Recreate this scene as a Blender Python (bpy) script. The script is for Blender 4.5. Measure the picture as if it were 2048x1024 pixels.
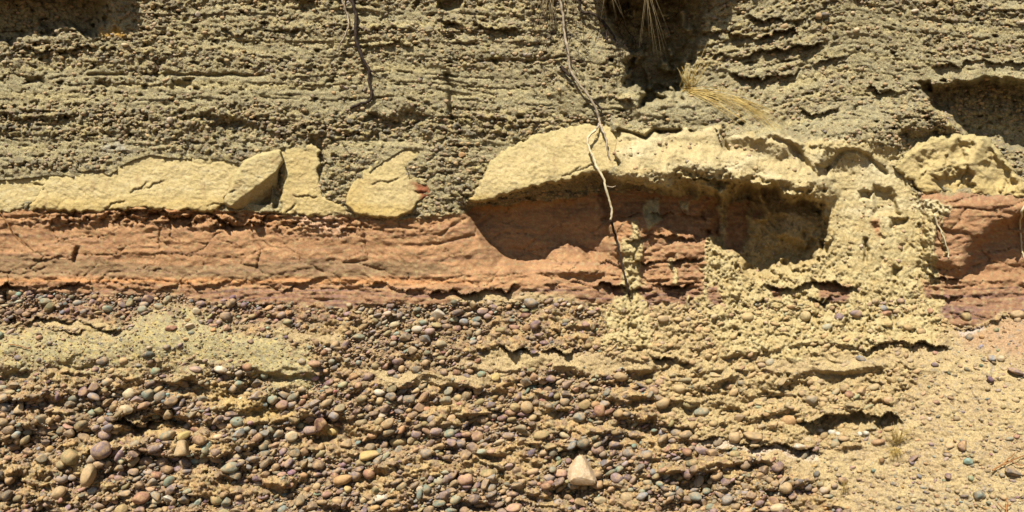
import bpy, bmesh, math
import numpy as np
from mathutils import Vector, Matrix, Euler

# ------------------------------------------------------------------ set-up
for o in list(bpy.data.objects):
    bpy.data.objects.remove(o, do_unlink=True)
SC = bpy.context.scene
COL = SC.collection
S = 0.002            # metres per unit of the working grid (a 4.1 m wide stretch of cliff)
D = 3.4              # camera distance from the mean cliff plane
CX, CZ = 1024.0, 512.0

cam_d = bpy.data.cameras.new('camera')
cam = bpy.data.objects.new('camera', cam_d); COL.objects.link(cam)
cam.location = (0, -D, 0)
cam.rotation_euler = (math.radians(90), 0, 0)
cam_d.sensor_width = 36.0
cam_d.lens = 36.0 * D / (2048 * S)
cam_d.clip_start = 0.05
cam_d.clip_end = 500
SC.camera = cam

SUN_DIR = Vector((0.42, 1.0, -1.55)).normalized()     # the way the light travels
sun_d = bpy.data.lights.new('sun', 'SUN')
sun_d.energy = 5.0
sun_d.angle = math.radians(0.53)
sun_d.color = (1.0, 0.965, 0.9)
sun = bpy.data.objects.new('sun', sun_d); COL.objects.link(sun)
sun.rotation_euler = SUN_DIR.to_track_quat('-Z', 'Y').to_euler()
sun.location = (-2, -4, 6)

world = bpy.data.worlds.new('World'); SC.world = world
world.use_nodes = True
nt = world.node_tree; nt.nodes.clear()
sky = nt.nodes.new('ShaderNodeTexSky'); sky.sky_type = 'NISHITA'; sky.sun_disc = False
sky.sun_elevation = math.asin(-SUN_DIR.z)
sky.sun_rotation = math.atan2(-SUN_DIR.x, -SUN_DIR.y)
bg = nt.nodes.new('ShaderNodeBackground'); bg.inputs['Strength'].default_value = 0.05
wo = nt.nodes.new('ShaderNodeOutputWorld')
nt.links.new(sky.outputs[0], bg.inputs[0]); nt.links.new(bg.outputs[0], wo.inputs[0])

SC.view_settings.view_transform = 'Standard'
SC.view_settings.look = 'None'
SC.view_settings.gamma = 1.0
SC.view_settings.use_curve_mapping = False
SC.view_settings.exposure = 1.22
SC.render.engine = 'CYCLES'

# ------------------------------------------------------------------ noise
f32 = np.float32
RS = np.random.RandomState

def _hash(ix, iy, seed):
    h = (ix.astype(np.int64) * 374761393 + iy.astype(np.int64) * 668265263 + seed * 1274126177) & 0xffffffff
    h = ((h ^ (h >> 13)) * 1274126177) & 0xffffffff
    return (h ^ (h >> 16)) & 0xffffffff

_tab = RS(5)
_PA = _tab.rand(4096).astype(f32) * 2 * np.pi
_GX, _GY = np.cos(_PA), np.sin(_PA)

def perlin(x, y, seed=0):
    x0 = np.floor(x); y0 = np.floor(y)
    fx = (x - x0).astype(f32); fy = (y - y0).astype(f32)
    ix = x0.astype(np.int32); iy = y0.astype(np.int32)
    u = fx * fx * fx * (fx * (fx * 6 - 15) + 10); v = fy * fy * fy * (fy * (fy * 6 - 15) + 10)
    def g(dx, dy):
        h = _hash(ix + dx, iy + dy, seed) & 4095
        return _GX[h] * (fx - dx) + _GY[h] * (fy - dy)
    a = g(0, 0); b = g(1, 0); c = g(0, 1); d = g(1, 1)
    a = a + (b - a) * u; c = c + (d - c) * u
    return (a + (c - a) * v) * 1.5

def fbm(x, y, seed=0, octv=4, gain=0.5):
    s = 0; a = 1.0; t = 0
    for i in range(octv):
        s = s + a * perlin(x * 2 ** i + 17.3 * i, y * 2 ** i - 9.1 * i, seed + i); t += a; a *= gain
    return s / t

def ridged(x, y, seed=0, octv=3):
    s = 0; a = 1.0; t = 0
    for i in range(octv):
        s = s + a * (1 - np.abs(perlin(x * 2 ** i + 3.7 * i, y * 2 ** i, seed + i)) * 2); t += a; a *= .5
    return s / t

def worley(x, y, seed=0):
    """distance to the nearest and second nearest feature point and a random id in 0..1"""
    x0 = np.floor(x).astype(np.int32); y0 = np.floor(y).astype(np.int32)
    f1 = np.full(x.shape, 9, f32); f2 = np.full(x.shape, 9, f32); idr = np.zeros(x.shape, f32)
    for dx in (-1, 0, 1):
        for dy in (-1, 0, 1):
            h = _hash(x0 + dx, y0 + dy, seed)
            px = x0 + dx + (h & 1023) / 1023.0; py = y0 + dy + ((h >> 10) & 1023) / 1023.0
            d = np.sqrt((x - px) ** 2 + (y - py) ** 2).astype(f32)
            c = d < f1
            f2 = np.where(c, f1, np.minimum(f2, d))
            idr = np.where(c, ((h >> 20) & 4095) / 4095.0, idr).astype(f32)
            f1 = np.where(c, d, f1)
    return f1, f2, idr

def sstep(a, b, x):
    t = np.clip((x - a) / (b - a), 0, 1)
    return t * t * (3 - 2 * t)

def lin(c):
    c = np.array(c, float) / 255.0
    return np.where(c <= 0.04045, c / 12.92, ((c + 0.055) / 1.055) ** 2.4)

ALB = 0.5
def alb(r, g, b):
    return (lin((r, g, b)) * ALB).astype(f32)

def sdf(pts, X, Y):
    n = len(pts)
    d = np.full(X.shape, 1e12, f32); sgn = np.ones(X.shape, f32)
    for i in range(n):
        ax, ay = pts[i]; bx, by = pts[i - 1]
        ex, ey = bx - ax, by - ay
        wx = X - ax; wy = Y - ay
        t = np.clip((wx * ex + wy * ey) / (ex * ex + ey * ey + 1e-9), 0, 1)
        d = np.minimum(d, (wx - ex * t) ** 2 + (wy - ey * t) ** 2)
        c1 = Y >= ay; c2 = Y < by; c3 = ex * wy > ey * wx
        flip = (c1 & c2 & c3) | (~c1 & ~c2 & ~c3)
        sgn = np.where(flip, -sgn, sgn)
    return (sgn * np.sqrt(d)).astype(f32)

# ------------------------------------------------------------------ grid of the cliff face
xs = np.concatenate([np.arange(-270, -24, 6), np.arange(-24, 2072, 2), np.arange(2072, 2325, 6)]).astype(f32)
ys = np.concatenate([np.arange(-260, -24, 6), np.arange(-24, 1048, 2), np.arange(1048, 1240, 6)]).astype(f32)
NX, NY = len(xs), len(ys)
XX, YY = np.meshgrid(xs, ys)
WX = XX + 9 * fbm(XX / 45, YY / 45, 11, 4) * 1.6
WY = YY + 9 * fbm(XX / 45, YY / 45, 31, 4) * 1.6

def mask(pts, soft=6, warp=1.0, X=None, Y=None):
    a = np.array(pts, float)
    m = soft + 26
    j0, j1 = np.searchsorted(xs, a[:, 0].min() - m), np.searchsorted(xs, a[:, 0].max() + m)
    i0, i1 = np.searchsorted(ys, a[:, 1].min() - m), np.searchsorted(ys, a[:, 1].max() + m)
    out = np.zeros((NY, NX), f32)
    sl = (slice(i0, i1), slice(j0, j1))
    x = XX[sl] + (WX[sl] - XX[sl]) * warp; y = YY[sl] + (WY[sl] - YY[sl]) * warp
    out[sl] = sstep(soft, -soft, sdf(pts, x, y))
    return out

def yline(pts, X=None):
    a = np.array(pts, float)
    return np.interp(xs, a[:, 0], a[:, 1]).astype(f32)[None, :] + np.zeros((NY, 1), f32)

def ledge(P, pts, h, up, cut, down, ends=18, warp=1.0, wobble=1.0):
    """a bed edge: the rock swells out above the line and is cut back under it"""
    a = np.array(pts, float)
    y = np.interp(xs, a[:, 0], a[:, 1])[None, :]
    e = (sstep(a[0, 0] - ends, a[0, 0] + ends, XX) * sstep(a[-1, 0] + ends, a[-1, 0] - ends, XX)).astype(f32)
    sd_ = int(abs(a[0, 0] * 7 + a[0, 1] * 13)) % 997
    wob = perlin(XX / 23, YY / 60, sd_) * 7 + perlin(XX / 9, YY / 30, sd_ + 1) * 3
    e = e * np.clip(.75 + 1.1 * perlin(XX / 48, YY / 90, sd_ + 2), .1, 1.3)
    dy = (YY + (WY - YY) * warp) - y + wob * min(warp, 1.0) * wobble
    prof = np.where(dy < 0, h * np.exp(np.minimum(dy, 0) / up), -cut * np.exp(-np.maximum(dy, 0) / down))
    P += (prof * e).astype(f32)

def crack(P, pts, w, depth, warp=.5):
    a = np.array(pts, float); m = w * 4 + 20
    j0, j1 = np.searchsorted(xs, a[:, 0].min() - m), np.searchsorted(xs, a[:, 0].max() + m)
    i0, i1 = np.searchsorted(ys, a[:, 1].min() - m), np.searchsorted(ys, a[:, 1].max() + m)
    sl = (slice(i0, i1), slice(j0, j1))
    x = XX[sl] + (WX[sl] - XX[sl]) * warp; y = YY[sl] + (WY[sl] - YY[sl]) * warp
    d = np.full(x.shape, 1e9, f32)
    for k in range(len(pts) - 1):
        ax, ay = pts[k]; ex, ey = pts[k + 1][0] - ax, pts[k + 1][1] - ay
        t = np.clip(((x - ax) * ex + (y - ay) * ey) / (ex * ex + ey * ey + 1e-9), 0, 1)
        d = np.minimum(d, (x - ax - ex * t) ** 2 + (y - ay - ey * t) ** 2)
    P[sl] -= (depth * np.exp(-d / (w * w))).astype(f32)

def table(xn, yn, T):
    T = np.array(T, float)
    # smooth interpolation by resampling each axis with eased weights
    def ax(nodes, q):
        i = np.clip(np.searchsorted(nodes, q) - 1, 0, len(nodes) - 2)
        t = np.clip((q - np.array(nodes)[i]) / (np.array(nodes)[i + 1] - np.array(nodes)[i]), 0, 1)
        return i, t
    ix, tx = ax(xn, xs); iy, ty = ax(yn, ys)
    r = T[:, ix] * (1 - tx) + T[:, ix + 1] * tx
    r = r[iy] * (1 - ty)[:, None] + r[iy + 1] * ty[:, None]
    return r.astype(f32)

# ------------------------------------------------------------------ large relief (in grid units, + = towards the viewer)
xn = [-270, 0, 300, 620, 900, 1240, 1480, 1700, 1900, 2048, 2324]
yn = [-260, -30, 0, 150, 290, 410, 500, 580, 640, 720, 800, 900, 1024, 1240]
TB = [
 [ 30,  30,  20,  10,  10,  20,  20,  20,  20,  20,  20],
 [  0,   5,   0,   0,   0,   4,   4,   6,   8,  10,  10],
 [  0,   5,   0,   0,   0,   4,   4,   6,   8,  10,  10],
 [  2,   2,   2,   4,   8,  10,   6,   8,  16,  18,  18],
 [ 10,  10,  10,  12,  16,  26,  30,  40,  34,  24,  24],
 [ 18,  18,  20,  22,  24,  26,  40,  56,  56,  50,  50],
 [ 20,  20,  22,  24,  26,  30,  50,  72,  62,  40,  40],
 [ 32,  32,  34,  34,  36,  42,  66,  90,  72,  60,  60],
 [ 50,  50,  62,  54,  52,  58,  86, 108, 104, 112, 112],
 [ 88,  88,  92,  88,  82,  92, 116, 140, 164, 186, 186],
 [106, 106, 106, 104, 102, 112, 136, 164, 208, 236, 236],
 [132, 132, 130, 128, 128, 140, 168, 208, 258, 286, 286],
 [168, 168, 166, 164, 164, 178, 212, 264, 318, 346, 346],
 [262, 262, 262, 262, 262, 276, 310, 360, 410, 430, 430]]
P = table(xn, yn, TB)
# soften the kinks of the table
def blur(A, r):
    k = np.ones(2 * r + 1) / (2 * r + 1)
    B = np.pad(A, ((r, r), (r, r)), mode='edge')
    c = np.cumsum(np.pad(B, ((1, 0), (0, 0))), 0); B = (c[2 * r + 1:] - c[:-2 * r - 1]) / (2 * r + 1)
    c = np.cumsum(np.pad(B, ((0, 0), (1, 0))), 1); B = (c[:, 2 * r + 1:] - c[:, :-2 * r - 1]) / (2 * r + 1)
    return B.astype(f32)
P = blur(blur(P.astype(np.float64), 12), 8)
P += 7 * fbm(XX / 260, YY / 150, 3, 3)

# zone lines
RT = [(-270,420),(0,420),(120,416),(250,410),(400,420),(560,426),(650,432),(740,434),(850,437),(930,432),(948,414),(1100,400),(1210,388),(1300,385),(1400,395),(1640,420),(1830,402),(1850,388),(1950,390),(2048,396),(2324,400)]
RB = [(-270,582),(0,582),(200,588),(350,594),(500,606),(700,614),(830,614),(960,600),(1100,600),(1200,608),(1400,612),(1640,607),(1850,600),(1915,655),(1960,645),(2048,618),(2324,600)]
yRT = yline(RT); yRB = yline(RB)
red = (sstep(-3, 3, WY - yRT) * sstep(3, -3, WY - yRB)).astype(f32)
upper = sstep(3, -3, WY - yRT).astype(f32)
lower = sstep(-3, 3, WY - yRB).astype(f32)

CRUST_A = [(1205,268),(1250,262),(1440,262),(1560,272),(1640,290),(1700,272),(1775,284),(1815,325),(1840,400),(1850,480),(1876,560),(1890,610),(1868,650),(1872,690),(1800,684),(1740,700),(1660,692),(1600,730),(1520,700),(1460,712),(1400,625),(1398,520),(1412,482),(1445,470),(1440,405),(1340,385),(1290,372),(1235,352),(1225,300)]
CRUST_B = [(1240,480),(1272,472),(1286,520),(1280,585),(1300,620),(1305,700),(1200,690),(1212,615),(1243,590),(1236,520)]
crA = mask(CRUST_A, 5, 2.2); crB = mask(CRUST_B, 4, 1.8)
drips = np.zeros_like(P)
for pts in ([(1290,400),(1310,395),(1322,400),(1318,430),(1300,470),(1292,440)], [(1355,400),(1375,402),(1372,425),(1358,420)], [(1345,515),(1352,515),(1353,565),(1346,565)],
            [(1268,440),(1278,440),(1282,480),(1266,480)], [(1845,400),(1900,410),(1870,440),(1880,520),(1850,560)], [(1872,430),(1878,430),(1898,510),(1893,510)],
            [(1378,590),(1386,590),(1384,625),(1376,625)], [(1430,590),(1450,590),(1445,650),(1425,640)]):
    drips = np.maximum(drips, mask(pts, 3, 1.2))
crust = np.clip(np.maximum(np.maximum(crA, crB), drips), 0, 1)
redholes = np.zeros_like(P)
for pts in ([(1462,395),(1500,392),(1494,470),(1480,510),(1452,500),(1452,470)], [(1543,572),(1568,570),(1566,602),(1546,598)], [(1630,570),(1706,568),(1700,600),(1665,606),(1640,590)],
            [(1840,560),(1880,570),(1880,595),(1850,592)], [(1412,575),(1440,570),(1440,610),(1420,615)], [(1505,415),(1520,415),(1516,440),(1508,440)], [(1745,440),(1758,440),(1756,470),(1746,465)]):
    redholes = np.maximum(redholes, mask(pts, 4, 1.0))
FAN = [(-40,662),(110,658),(205,668),(262,640),(300,618),(345,610),(400,632),(470,656),(540,672),(600,690),(640,735),(640,762),(560,778),(500,760),(470,736),(400,738),(300,722),(200,740),(120,742),(-40,752)]
fan = mask(FAN, 40, 2.4); fan_z = np.clip(fan + .55 * perlin(XX / 9, YY / 7, 410) + .5 * fbm(XX / 40, YY / 24, 411, 3) * (fan > .03) * (fan < .97), 0, 1)
SAND_R = [(1908,668),(1960,655),(2048,628),(2330,612),(2330,1240),(1640,1240),(1690,1010),(1600,950),(1500,905),(1400,892),(1398,874),(1500,886),(1620,908),(1760,872),(1800,800),(1840,745),(1800,715)]
sandr = mask(SAND_R, 14, 2.0)
sand2 = np.zeros_like(P)
for pts in ([(720,742),(760,740),(900,752),(1010,742),(1010,764),(860,768),(760,766)], [(985,700),(1080,702),(1190,712),(1320,722),(1340,742),(1200,742),(1080,734),(900,742)],
            [(905,592),(1000,586),(1130,588),(1150,606),(1010,606),(905,606)], [(500,658),(640,668),(700,660),(690,690),(600,684)], [(1560,708),(1640,716),(1800,705),(1790,735),(1640,760),(1540,740)],
            [(60,640),(200,636),(230,648),(150,656),(60,654)]):
    sand2 = np.maximum(sand2, mask(pts, 7, 1.2))
MUDDY = [(1200,612),(1400,615),(1900,600),(1912,690),(1830,760),(1790,850),(1700,890),(1400,892),(1330,820),(1300,740),(1200,705)]
muddy = mask(MUDDY, 20, 1.5) * lower
PALE = [(-40,350),(60,345),(130,325),(260,305),(460,312),(640,290),(880,290),(905,420),(740,432),(560,422),(400,412),(-40,412)]

# hollows and overhangs --------------------------------------------------------
def hollow(pts, depth, soft, warp=1.0):
    global P
    P -= depth * mask(pts, soft, warp)
# upper left: the bank steps back under a brow that lies above the picture
hollow([(-120,-24),(214,-24),(206,40),(190,58),(120,48),(60,62),(0,78),(-120,80)], 60, 10, 2.6)
brow = mask([(-270,-200),(236,-200),(232,-30),(180,-22),(-270,-20)], 8, 1.0); P += 50 * brow
# small hollows
hollow([(876,-2),(930,-2),(925,18),(900,26),(880,20)], 26, 4)
hollow([(596,-2),(630,0),(622,30),(604,30)], 18, 4)
# gully behind the bush
GUL = [(1222,-30),(1412,-30),(1404,30),(1420,70),(1384,100),(1376,150),(1345,182),(1285,194),(1262,170),(1250,120),(1236,60)]
gul = mask(GUL, 14, 3.6); P -= 118 * gul * (.25 + .75 * sstep(1425, 1320, XX)) * (1 - .5 * sstep(.1, .4, fbm(XX / 30, YY / 40, 451, 3)))
P += 84 * mask([(1190,-220),(1520,-220),(1460,-130),(1372,-34),(1190,-30)], 16, 2.4)
P += 16 * mask([(1120,90),(1225,80),(1252,130),(1272,205),(1240,240),(1150,240),(1100,180)], 22, 1.2)
# pillar left of it: vertical joint
crack(P, [(892,150),(903,175),(900,215),(915,250),(925,275)], 7, 22)
crack(P, [(960,122),(1000,118),(1050,125),(1090,118),(1130,114)], 3, 12)
# right: long recess under a brow
REC = [(1846,168),(1900,172),(1960,160),(2060,165),(2330,165),(2330,300),(2060,302),(1990,278),(1950,276),(1915,258),(1895,232),(1868,205)]
P -= 88 * mask(REC, 8, 1.6)
ledge(P, [(1840,166),(1900,170),(1960,158),(2060,163),(2330,163)], 16, 50, 0, 5, 14)
for pts, h_, c_ in (([(1420,62),(1500,78),(1590,58)], 9, 22), ([(1396,104),(1480,116),(1560,102),(1650,82)], 10, 26), ([(1440,140),(1490,152),(1560,152),(1640,126),(1710,106)], 9, 22), ([(1500,30),(1580,44),(1650,36)], 7, 16),
                    ([(1180,196),(1240,200),(1270,206)], 10, 14), ([(700,86),(760,90),(830,84)], 6, 12), ([(880,44),(960,50),(1040,62)], 6, 14), ([(40,98),(120,104),(190,92)], 6, 12), ([(0,232),(70,238),(150,230)], 6, 14), ([(440,60),(520,66),(600,62)], 5, 10), ([(1870,130),(1960,124),(2048,128)], 6, 12), ([(1740,176),(1760,180),(1790,186)], 6, 20)):
    ledge(P, pts, h_, 14, c_, 12, 14)
for hp in ([(740,240),(800,222),(850,240),(846,280),(790,288),(745,272)], [(614,282),(644,276),(646,352),(628,356)], [(345,160),(385,164),(380,180),(350,176)], [(198,168),(216,168),(214,178),(200,178)], [(312,130),(328,128),(326,142),(314,142)], [(400,236),(470,240),(520,262),(440,280)], [(60,160),(96,160),(92,170),(64,172)]):
    P -= 17 * mask(hp, 7, 1.8)
crack(P, [(178,148),(250,150)], 3, 11); crack(P, [(285,147),(380,150),(525,150)], 3, 11)
# knob above the right block
P += 30 * mask([(1795,225),(1850,200),(1895,215),(1902,250),(1870,268),(1800,262)], 12, 1.4)
# debris cone under the gully
P += 42 * mask([(1262,205),(1310,182),(1400,186),(1480,205),(1560,250),(1600,290),(1560,300),(1440,262),(1350,262),(1270,260)], 26, 1.0)
P += 46 * mask([(1225,250),(1300,262),(1440,262),(1560,262),(1650,300),(1660,395),(1560,372),(1470,362),(1400,348),(1300,366),(1215,345)], 18, 1.2)
P += 16 * mask([(1225,300),(1330,296),(1480,300),(1600,320),(1660,350),(1655,402),(1560,380),(1470,368),(1400,352),(1300,374),(1215,352)], 22, 1.6)
P += 22 * mask([(1600,255),(1720,225),(1800,230),(1800,290),(1640,320)], 30, 1.0)
ledge(P, [(1560,228),(1620,226),(1680,214)], 7, 12, 12, 8, 10)
ledge(P, [(1430,262),(1450,300)], 6, 10, 16, 8, 6)
crack(P, [(1238,262),(1262,266),(1290,276),(1310,262),(1362,262)], 4, 30)
crack(P, [(1445,268),(1455,300)], 5, 20); crack(P, [(1540,276),(1580,290),(1640,360),(1650,380)], 7, 18)
# the big cavity below the slab, and the cave beside it
CAV = [(930,418),(1000,400),(1100,378),(1190,358),(1215,368),(1222,470),(1206,510),(1190,530),(1060,540),(1000,520),(965,470)]
P -= 30 * mask(CAV, 40, .6) + 34 * mask(CAV, 14, .6)
CAV2 = [(1205,364),(1300,384),(1420,385),(1430,470),(1390,480),(1290,420),(1210,440)]
P -= 40 * mask(CAV2, 14, 1.8)
CAVE = [(1425,392),(1480,380),(1560,384),(1640,405),(1646,440),(1640,490),(1596,525),(1540,545),(1480,530),(1440,490),(1420,470)]
P -= 74 * mask(CAVE, 12, 2.2)
P += 12 * mask([(1505,440),(1540,400),(1600,405),(1630,450),(1600,500),(1540,520)], 24, 1.5)
for hp in ([(1372,360),(1400,350),(1425,362),(1412,398),(1390,392)], [(1512,370),(1536,372),(1530,430),(1520,440)], [(1425,372),(1450,372),(1446,398),(1434,396)], [(1556,380),(1600,388),(1590,412),(1566,404)]):
    P += 46 * mask(hp, 9, 2.2)
P += 30 * mask([(1560,430),(1640,420),(1648,480),(1600,500),(1570,470)], 12, 2.4)
ledge(P, [(1230,428),(1300,424),(1420,436)], 12, 12, 10, 10, 14)
P -= 16 * mask([(1452,395),(1500,392),(1494,490),(1470,500)], 8, 1.5)
# brow of crust over the cave
ledge(P, [(1215,352),(1300,374),(1352,366),(1400,352),(1470,368),(1560,378),(1645,404)], 34, 34, 0, 5, 14)
P += 26 * mask([(1085,545),(1108,500),(1135,486),(1182,512),(1204,545)], 9, 1.2)
P += 14 * mask([(1220,425),(1262,420),(1290,450),(1280,520),(1215,510)], 14, 1.2)
# right red block: bulge above, hollow below
P += 26 * mask([(1845,395),(1960,392),(2048,400),(2100,420),(1990,452),(1940,500),(1920,548),(1860,520)], 18, 1.0)
P -= 34 * mask([(1925,556),(1945,500),(1995,448),(2070,425),(2200,430),(2200,520),(2060,552),(1980,555)], 9, 1.2)
# niches in the crust
hollow([(1632,330),(1660,330),(1660,355),(1636,355)], 22, 5); hollow([(1745,372),(1780,378),(1800,430),(1750,432)], 20, 6)
hollow([(1712,385),(1745,382),(1740,402),(1716,402)], 20, 4); hollow([(1779,436),(1815,440),(1810,452),(1782,452)], 18, 4)
hollow([(1640,486),(1658,486),(1655,506),(1642,504)], 24, 4); hollow([(1783,535),(1800,535),(1798,552),(1786,552)], 18, 4)
crack(P, [(1733,478),(1735,500),(1733,522)], 4, 18)
crack(P, [(1655,335),(1670,318),(1690,300),(1715,300),(1750,325),(1770,345)], 5, 14)
P += 10 * mask([(1660,300),(1700,280),(1740,300),(1760,330),(1700,300),(1665,312)], 10, 1.0)

# beds of the red sandstone
ledge(P, [(-270,573),(0,573),(30,577),(90,573),(130,566),(180,574)], 11, 16, 16, 7, 14)
ledge(P, [(228,440),(260,418),(330,424),(380,440),(420,430),(470,446),(520,442),(548,420)], 12, 10, 20, 11, 16)
ledge(P, [(40,450),(90,440),(130,430)], 6, 8, 8, 8, 14)
ledge(P, [(300,415),(360,406),(400,410)], 5, 8, 10, 5, 12)
ledge(P, [(50,518),(100,516),(152,512)], 5, 14, 9, 5, 8)
crack(P, [(155,496),(152,522)], 4, 12)
ledge(P, [(190,566),(260,574),(330,580),(420,565),(500,564),(560,574),(640,560),(760,566),(850,584)], 6, 12, 3, 9, 30)
ledge(P, [(865,584),(900,584),(935,583),(965,584),(1000,579),(1040,570)], 14, 12, 26, 9, 12)
ledge(P, [(1095,566),(1130,568),(1175,565),(1215,568),(1270,578),(1330,572),(1398,570)], 15, 12, 26, 9, 14)
ledge(P, [(1260,480),(1330,474),(1420,482)], 9, 12, 14, 8, 14)
ledge(P, [(1270,516),(1340,522),(1400,512)], 10, 12, 20, 8, 12)
ledge(P, [(1100,536),(1200,526),(1250,530)], 5, 10, 6, 8, 14)
ledge(P, [(1535,572),(1570,574),(1640,566),(1710,572)], 9, 10, 22, 11, 10)
ledge(P, [(1620,596),(1660,600)], 5, 8, 20, 6, 10)
ledge(P, [(1855,552),(1890,556),(1915,560)], 8, 8, 14, 7, 10)
ledge(P, [(1870,590),(1910,594)], 8, 8, 16, 8, 10)
ledge(P, [(1925,556),(1980,560),(2048,556),(2200,552)], -2, 8, -10, 20, 10)
for k, pts in enumerate(([(730,466),(735,500),(738,520),(690,528)], [(505,478),(520,500),(515,540)], [(1,430),(40,480),(60,500)], [(322,460),(320,500)], [(880,470),(905,452),(930,440)],
                         [(870,490),(910,478),(960,470)], [(1050,500),(1090,470),(1110,450)], [(0,545),(40,552),(90,536)], [(200,560),(220,545),(250,545)])):
    crack(P, pts, 2.6, 5)
# lower beds: undercuts with sand shelves below them
ledge(P, [(-40,640),(60,640),(130,634),(200,652)], 9, 12, 20, 9, 16)
ledge(P, [(100,658),(170,664),(240,660)], 7, 10, 14, 8, 12)
ledge(P, [(960,700),(1040,700),(1120,704),(1180,700)], 16, 22, 22, 10, 16)
ledge(P, [(1305,712),(1340,716),(1375,726)], 10, 14, 24, 8, 8)
ledge(P, [(1700,690),(1800,688),(1890,690)], 10, 18, 14, 12, 16)
ledge(P, [(1735,682),(1800,686),(1895,690)], 8, 14, 12, 8, 12)
pk = (YY + 46 * fbm(XX / 120, YY / 80, 401, 4) + .12 * XX) / 74 
pk2 = (YY + 34 * fbm(XX / 60, YY / 44, 402, 4) - .08 * XX) / 37
sw = pk - np.floor(pk); sw = np.where(sw < .8, sw / .8, (1 - sw) / .2)
sw2 = pk2 - np.floor(pk2); sw2 = np.where(sw2 < .78, sw2 / .78, (1 - sw2) / .22)
dense = np.clip(.62 + 2.4 * fbm(XX / 120, YY / 60, 301, 3), 0, 1)
lowm = sstep(690, 770, YY) * (1 - mask(SAND_R, 30, 1.5))
P += (34 * (sw - .6) * np.clip(.25 + 2.0 * perlin(XX / 110, YY / 60, 403), 0, 1) + 17 * (sw2 - .6) * np.clip(.3 + 1.8 * perlin(XX / 60, YY / 34, 404), 0, 1)).astype(f32) * (lowm + .35 * sstep(600, 640, YY) * (1 - lowm) * (1 - np.maximum(np.maximum(sandr, fan), sand2)))
for hp, hd in (([(245,825),(330,822),(395,840),(385,862),(300,868),(250,850)], 26), ([(600,848),(680,830),(720,850),(660,880),(600,880)], 24), ([(510,872),(560,850),(575,880),(530,900)], 22), ([(700,880),(780,868),(800,890),(720,905)], 16),
               ([(1240,848),(1310,840),(1322,866),(1260,884)], 26), ([(-30,868),(60,880),(90,905),(20,912),(-30,900)], 20), ([(440,950),(500,945),(510,968),(450,970)], 18), ([(1345,985),(1400,968),(1425,940),(1432,970),(1400,1010)], 26), ([(1500,965),(1560,990),(1640,975),(1640,990),(1560,1004)], 16)):
    P -= hd * mask(hp, 9, 2.0)
ledge(P, [(225,838),(280,846),(340,838),(395,846)], 16, 16, 34, 18, 16)

ledge(P, [(1398,876),(1460,882),(1560,892),(1640,902)], 12, 20, 26, 7, 14)
ledge(P, [(1560,842),(1600,846),(1660,830),(1730,822),(1800,836)], 22, 26, 34, 30, 14)
ledge(P, [(1900,650),(1915,664),(1960,652),(2048,626)], 8, 20, 4, 6, 12)
P += 22 * fan * sstep(600, 680, YY) * sstep(800, 660, YY) * .6
P += 10 * sstep(640, 600, YY) * mask([(300,640),(345,606),(400,640)], 14)

# sockets for the separate pale blocks
BLOCKS = {
 'A': [(-60,352),(0,350),(50,346),(95,340),(112,342),(70,408),(30,424),(-60,426)],
 'B': [(60,418),(92,362),(112,341),(160,343),(214,341),(238,322),(262,310),(300,298),(348,306),(400,308),(440,307),(488,319),(480,348),(448,404),(430,424),(380,420),(330,422),(280,414),(220,422),(150,424)],
 'C': [(448,405),(466,360),(490,321),(520,308),(560,300),(566,322),(556,340),(556,380),(554,416),(532,424),(500,418),(470,420)],
 'D': [(560,300),(600,292),(620,286),(640,300),(636,345),(640,374),(655,398),(692,416),(690,432),(620,432),(566,426),(562,400),(568,340)],
 'E': [(690,408),(700,372),(716,350),(740,328),(780,302),(806,286),(836,290),(864,294),(846,318),(816,340),(836,354),(880,370),(868,388),(836,404),(824,424),(790,436),(750,434),(712,428)],
 'F': [(934,402),(950,386),(964,356),(982,322),(1018,296),(1074,268),(1160,248),(1236,252),(1300,262),(1345,330),(1310,376),(1268,366),(1232,352),(1196,342),(1160,350),(1130,362),(1096,366),(1050,378),(1000,390),(962,404)],
 'G': [(1788,334),(1830,290),(1868,274),(1920,270),(1968,276),(2000,306),(2030,346),(2050,370),(2048,392),(1990,394),(1940,386),(1910,392),(1878,384),(1852,392),(1830,370)],
}
sock = np.zeros_like(P)
for k, pts in BLOCKS.items():
    m = np.zeros_like(P); a_ = np.array(pts, float)
    m = mask(pts, 5, 0.0) * ((1 - sstep(1240, 1268, XX + .35 * (YY - 300) + 3 * (WX - XX)) * sstep(1400, 1350, XX)) if k == 'F' else 1); sock = np.maximum(sock, m)
P -= 34 * sstep(.93, 1.0, blur(sock.astype(np.float64), 6)) + 14 * mask([(552,338),(562,345),(564,390),(556,416),(546,416)], 3, .3)

PL = P.copy()                      # relief without the fine grain; separate pieces are set on this

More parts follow.
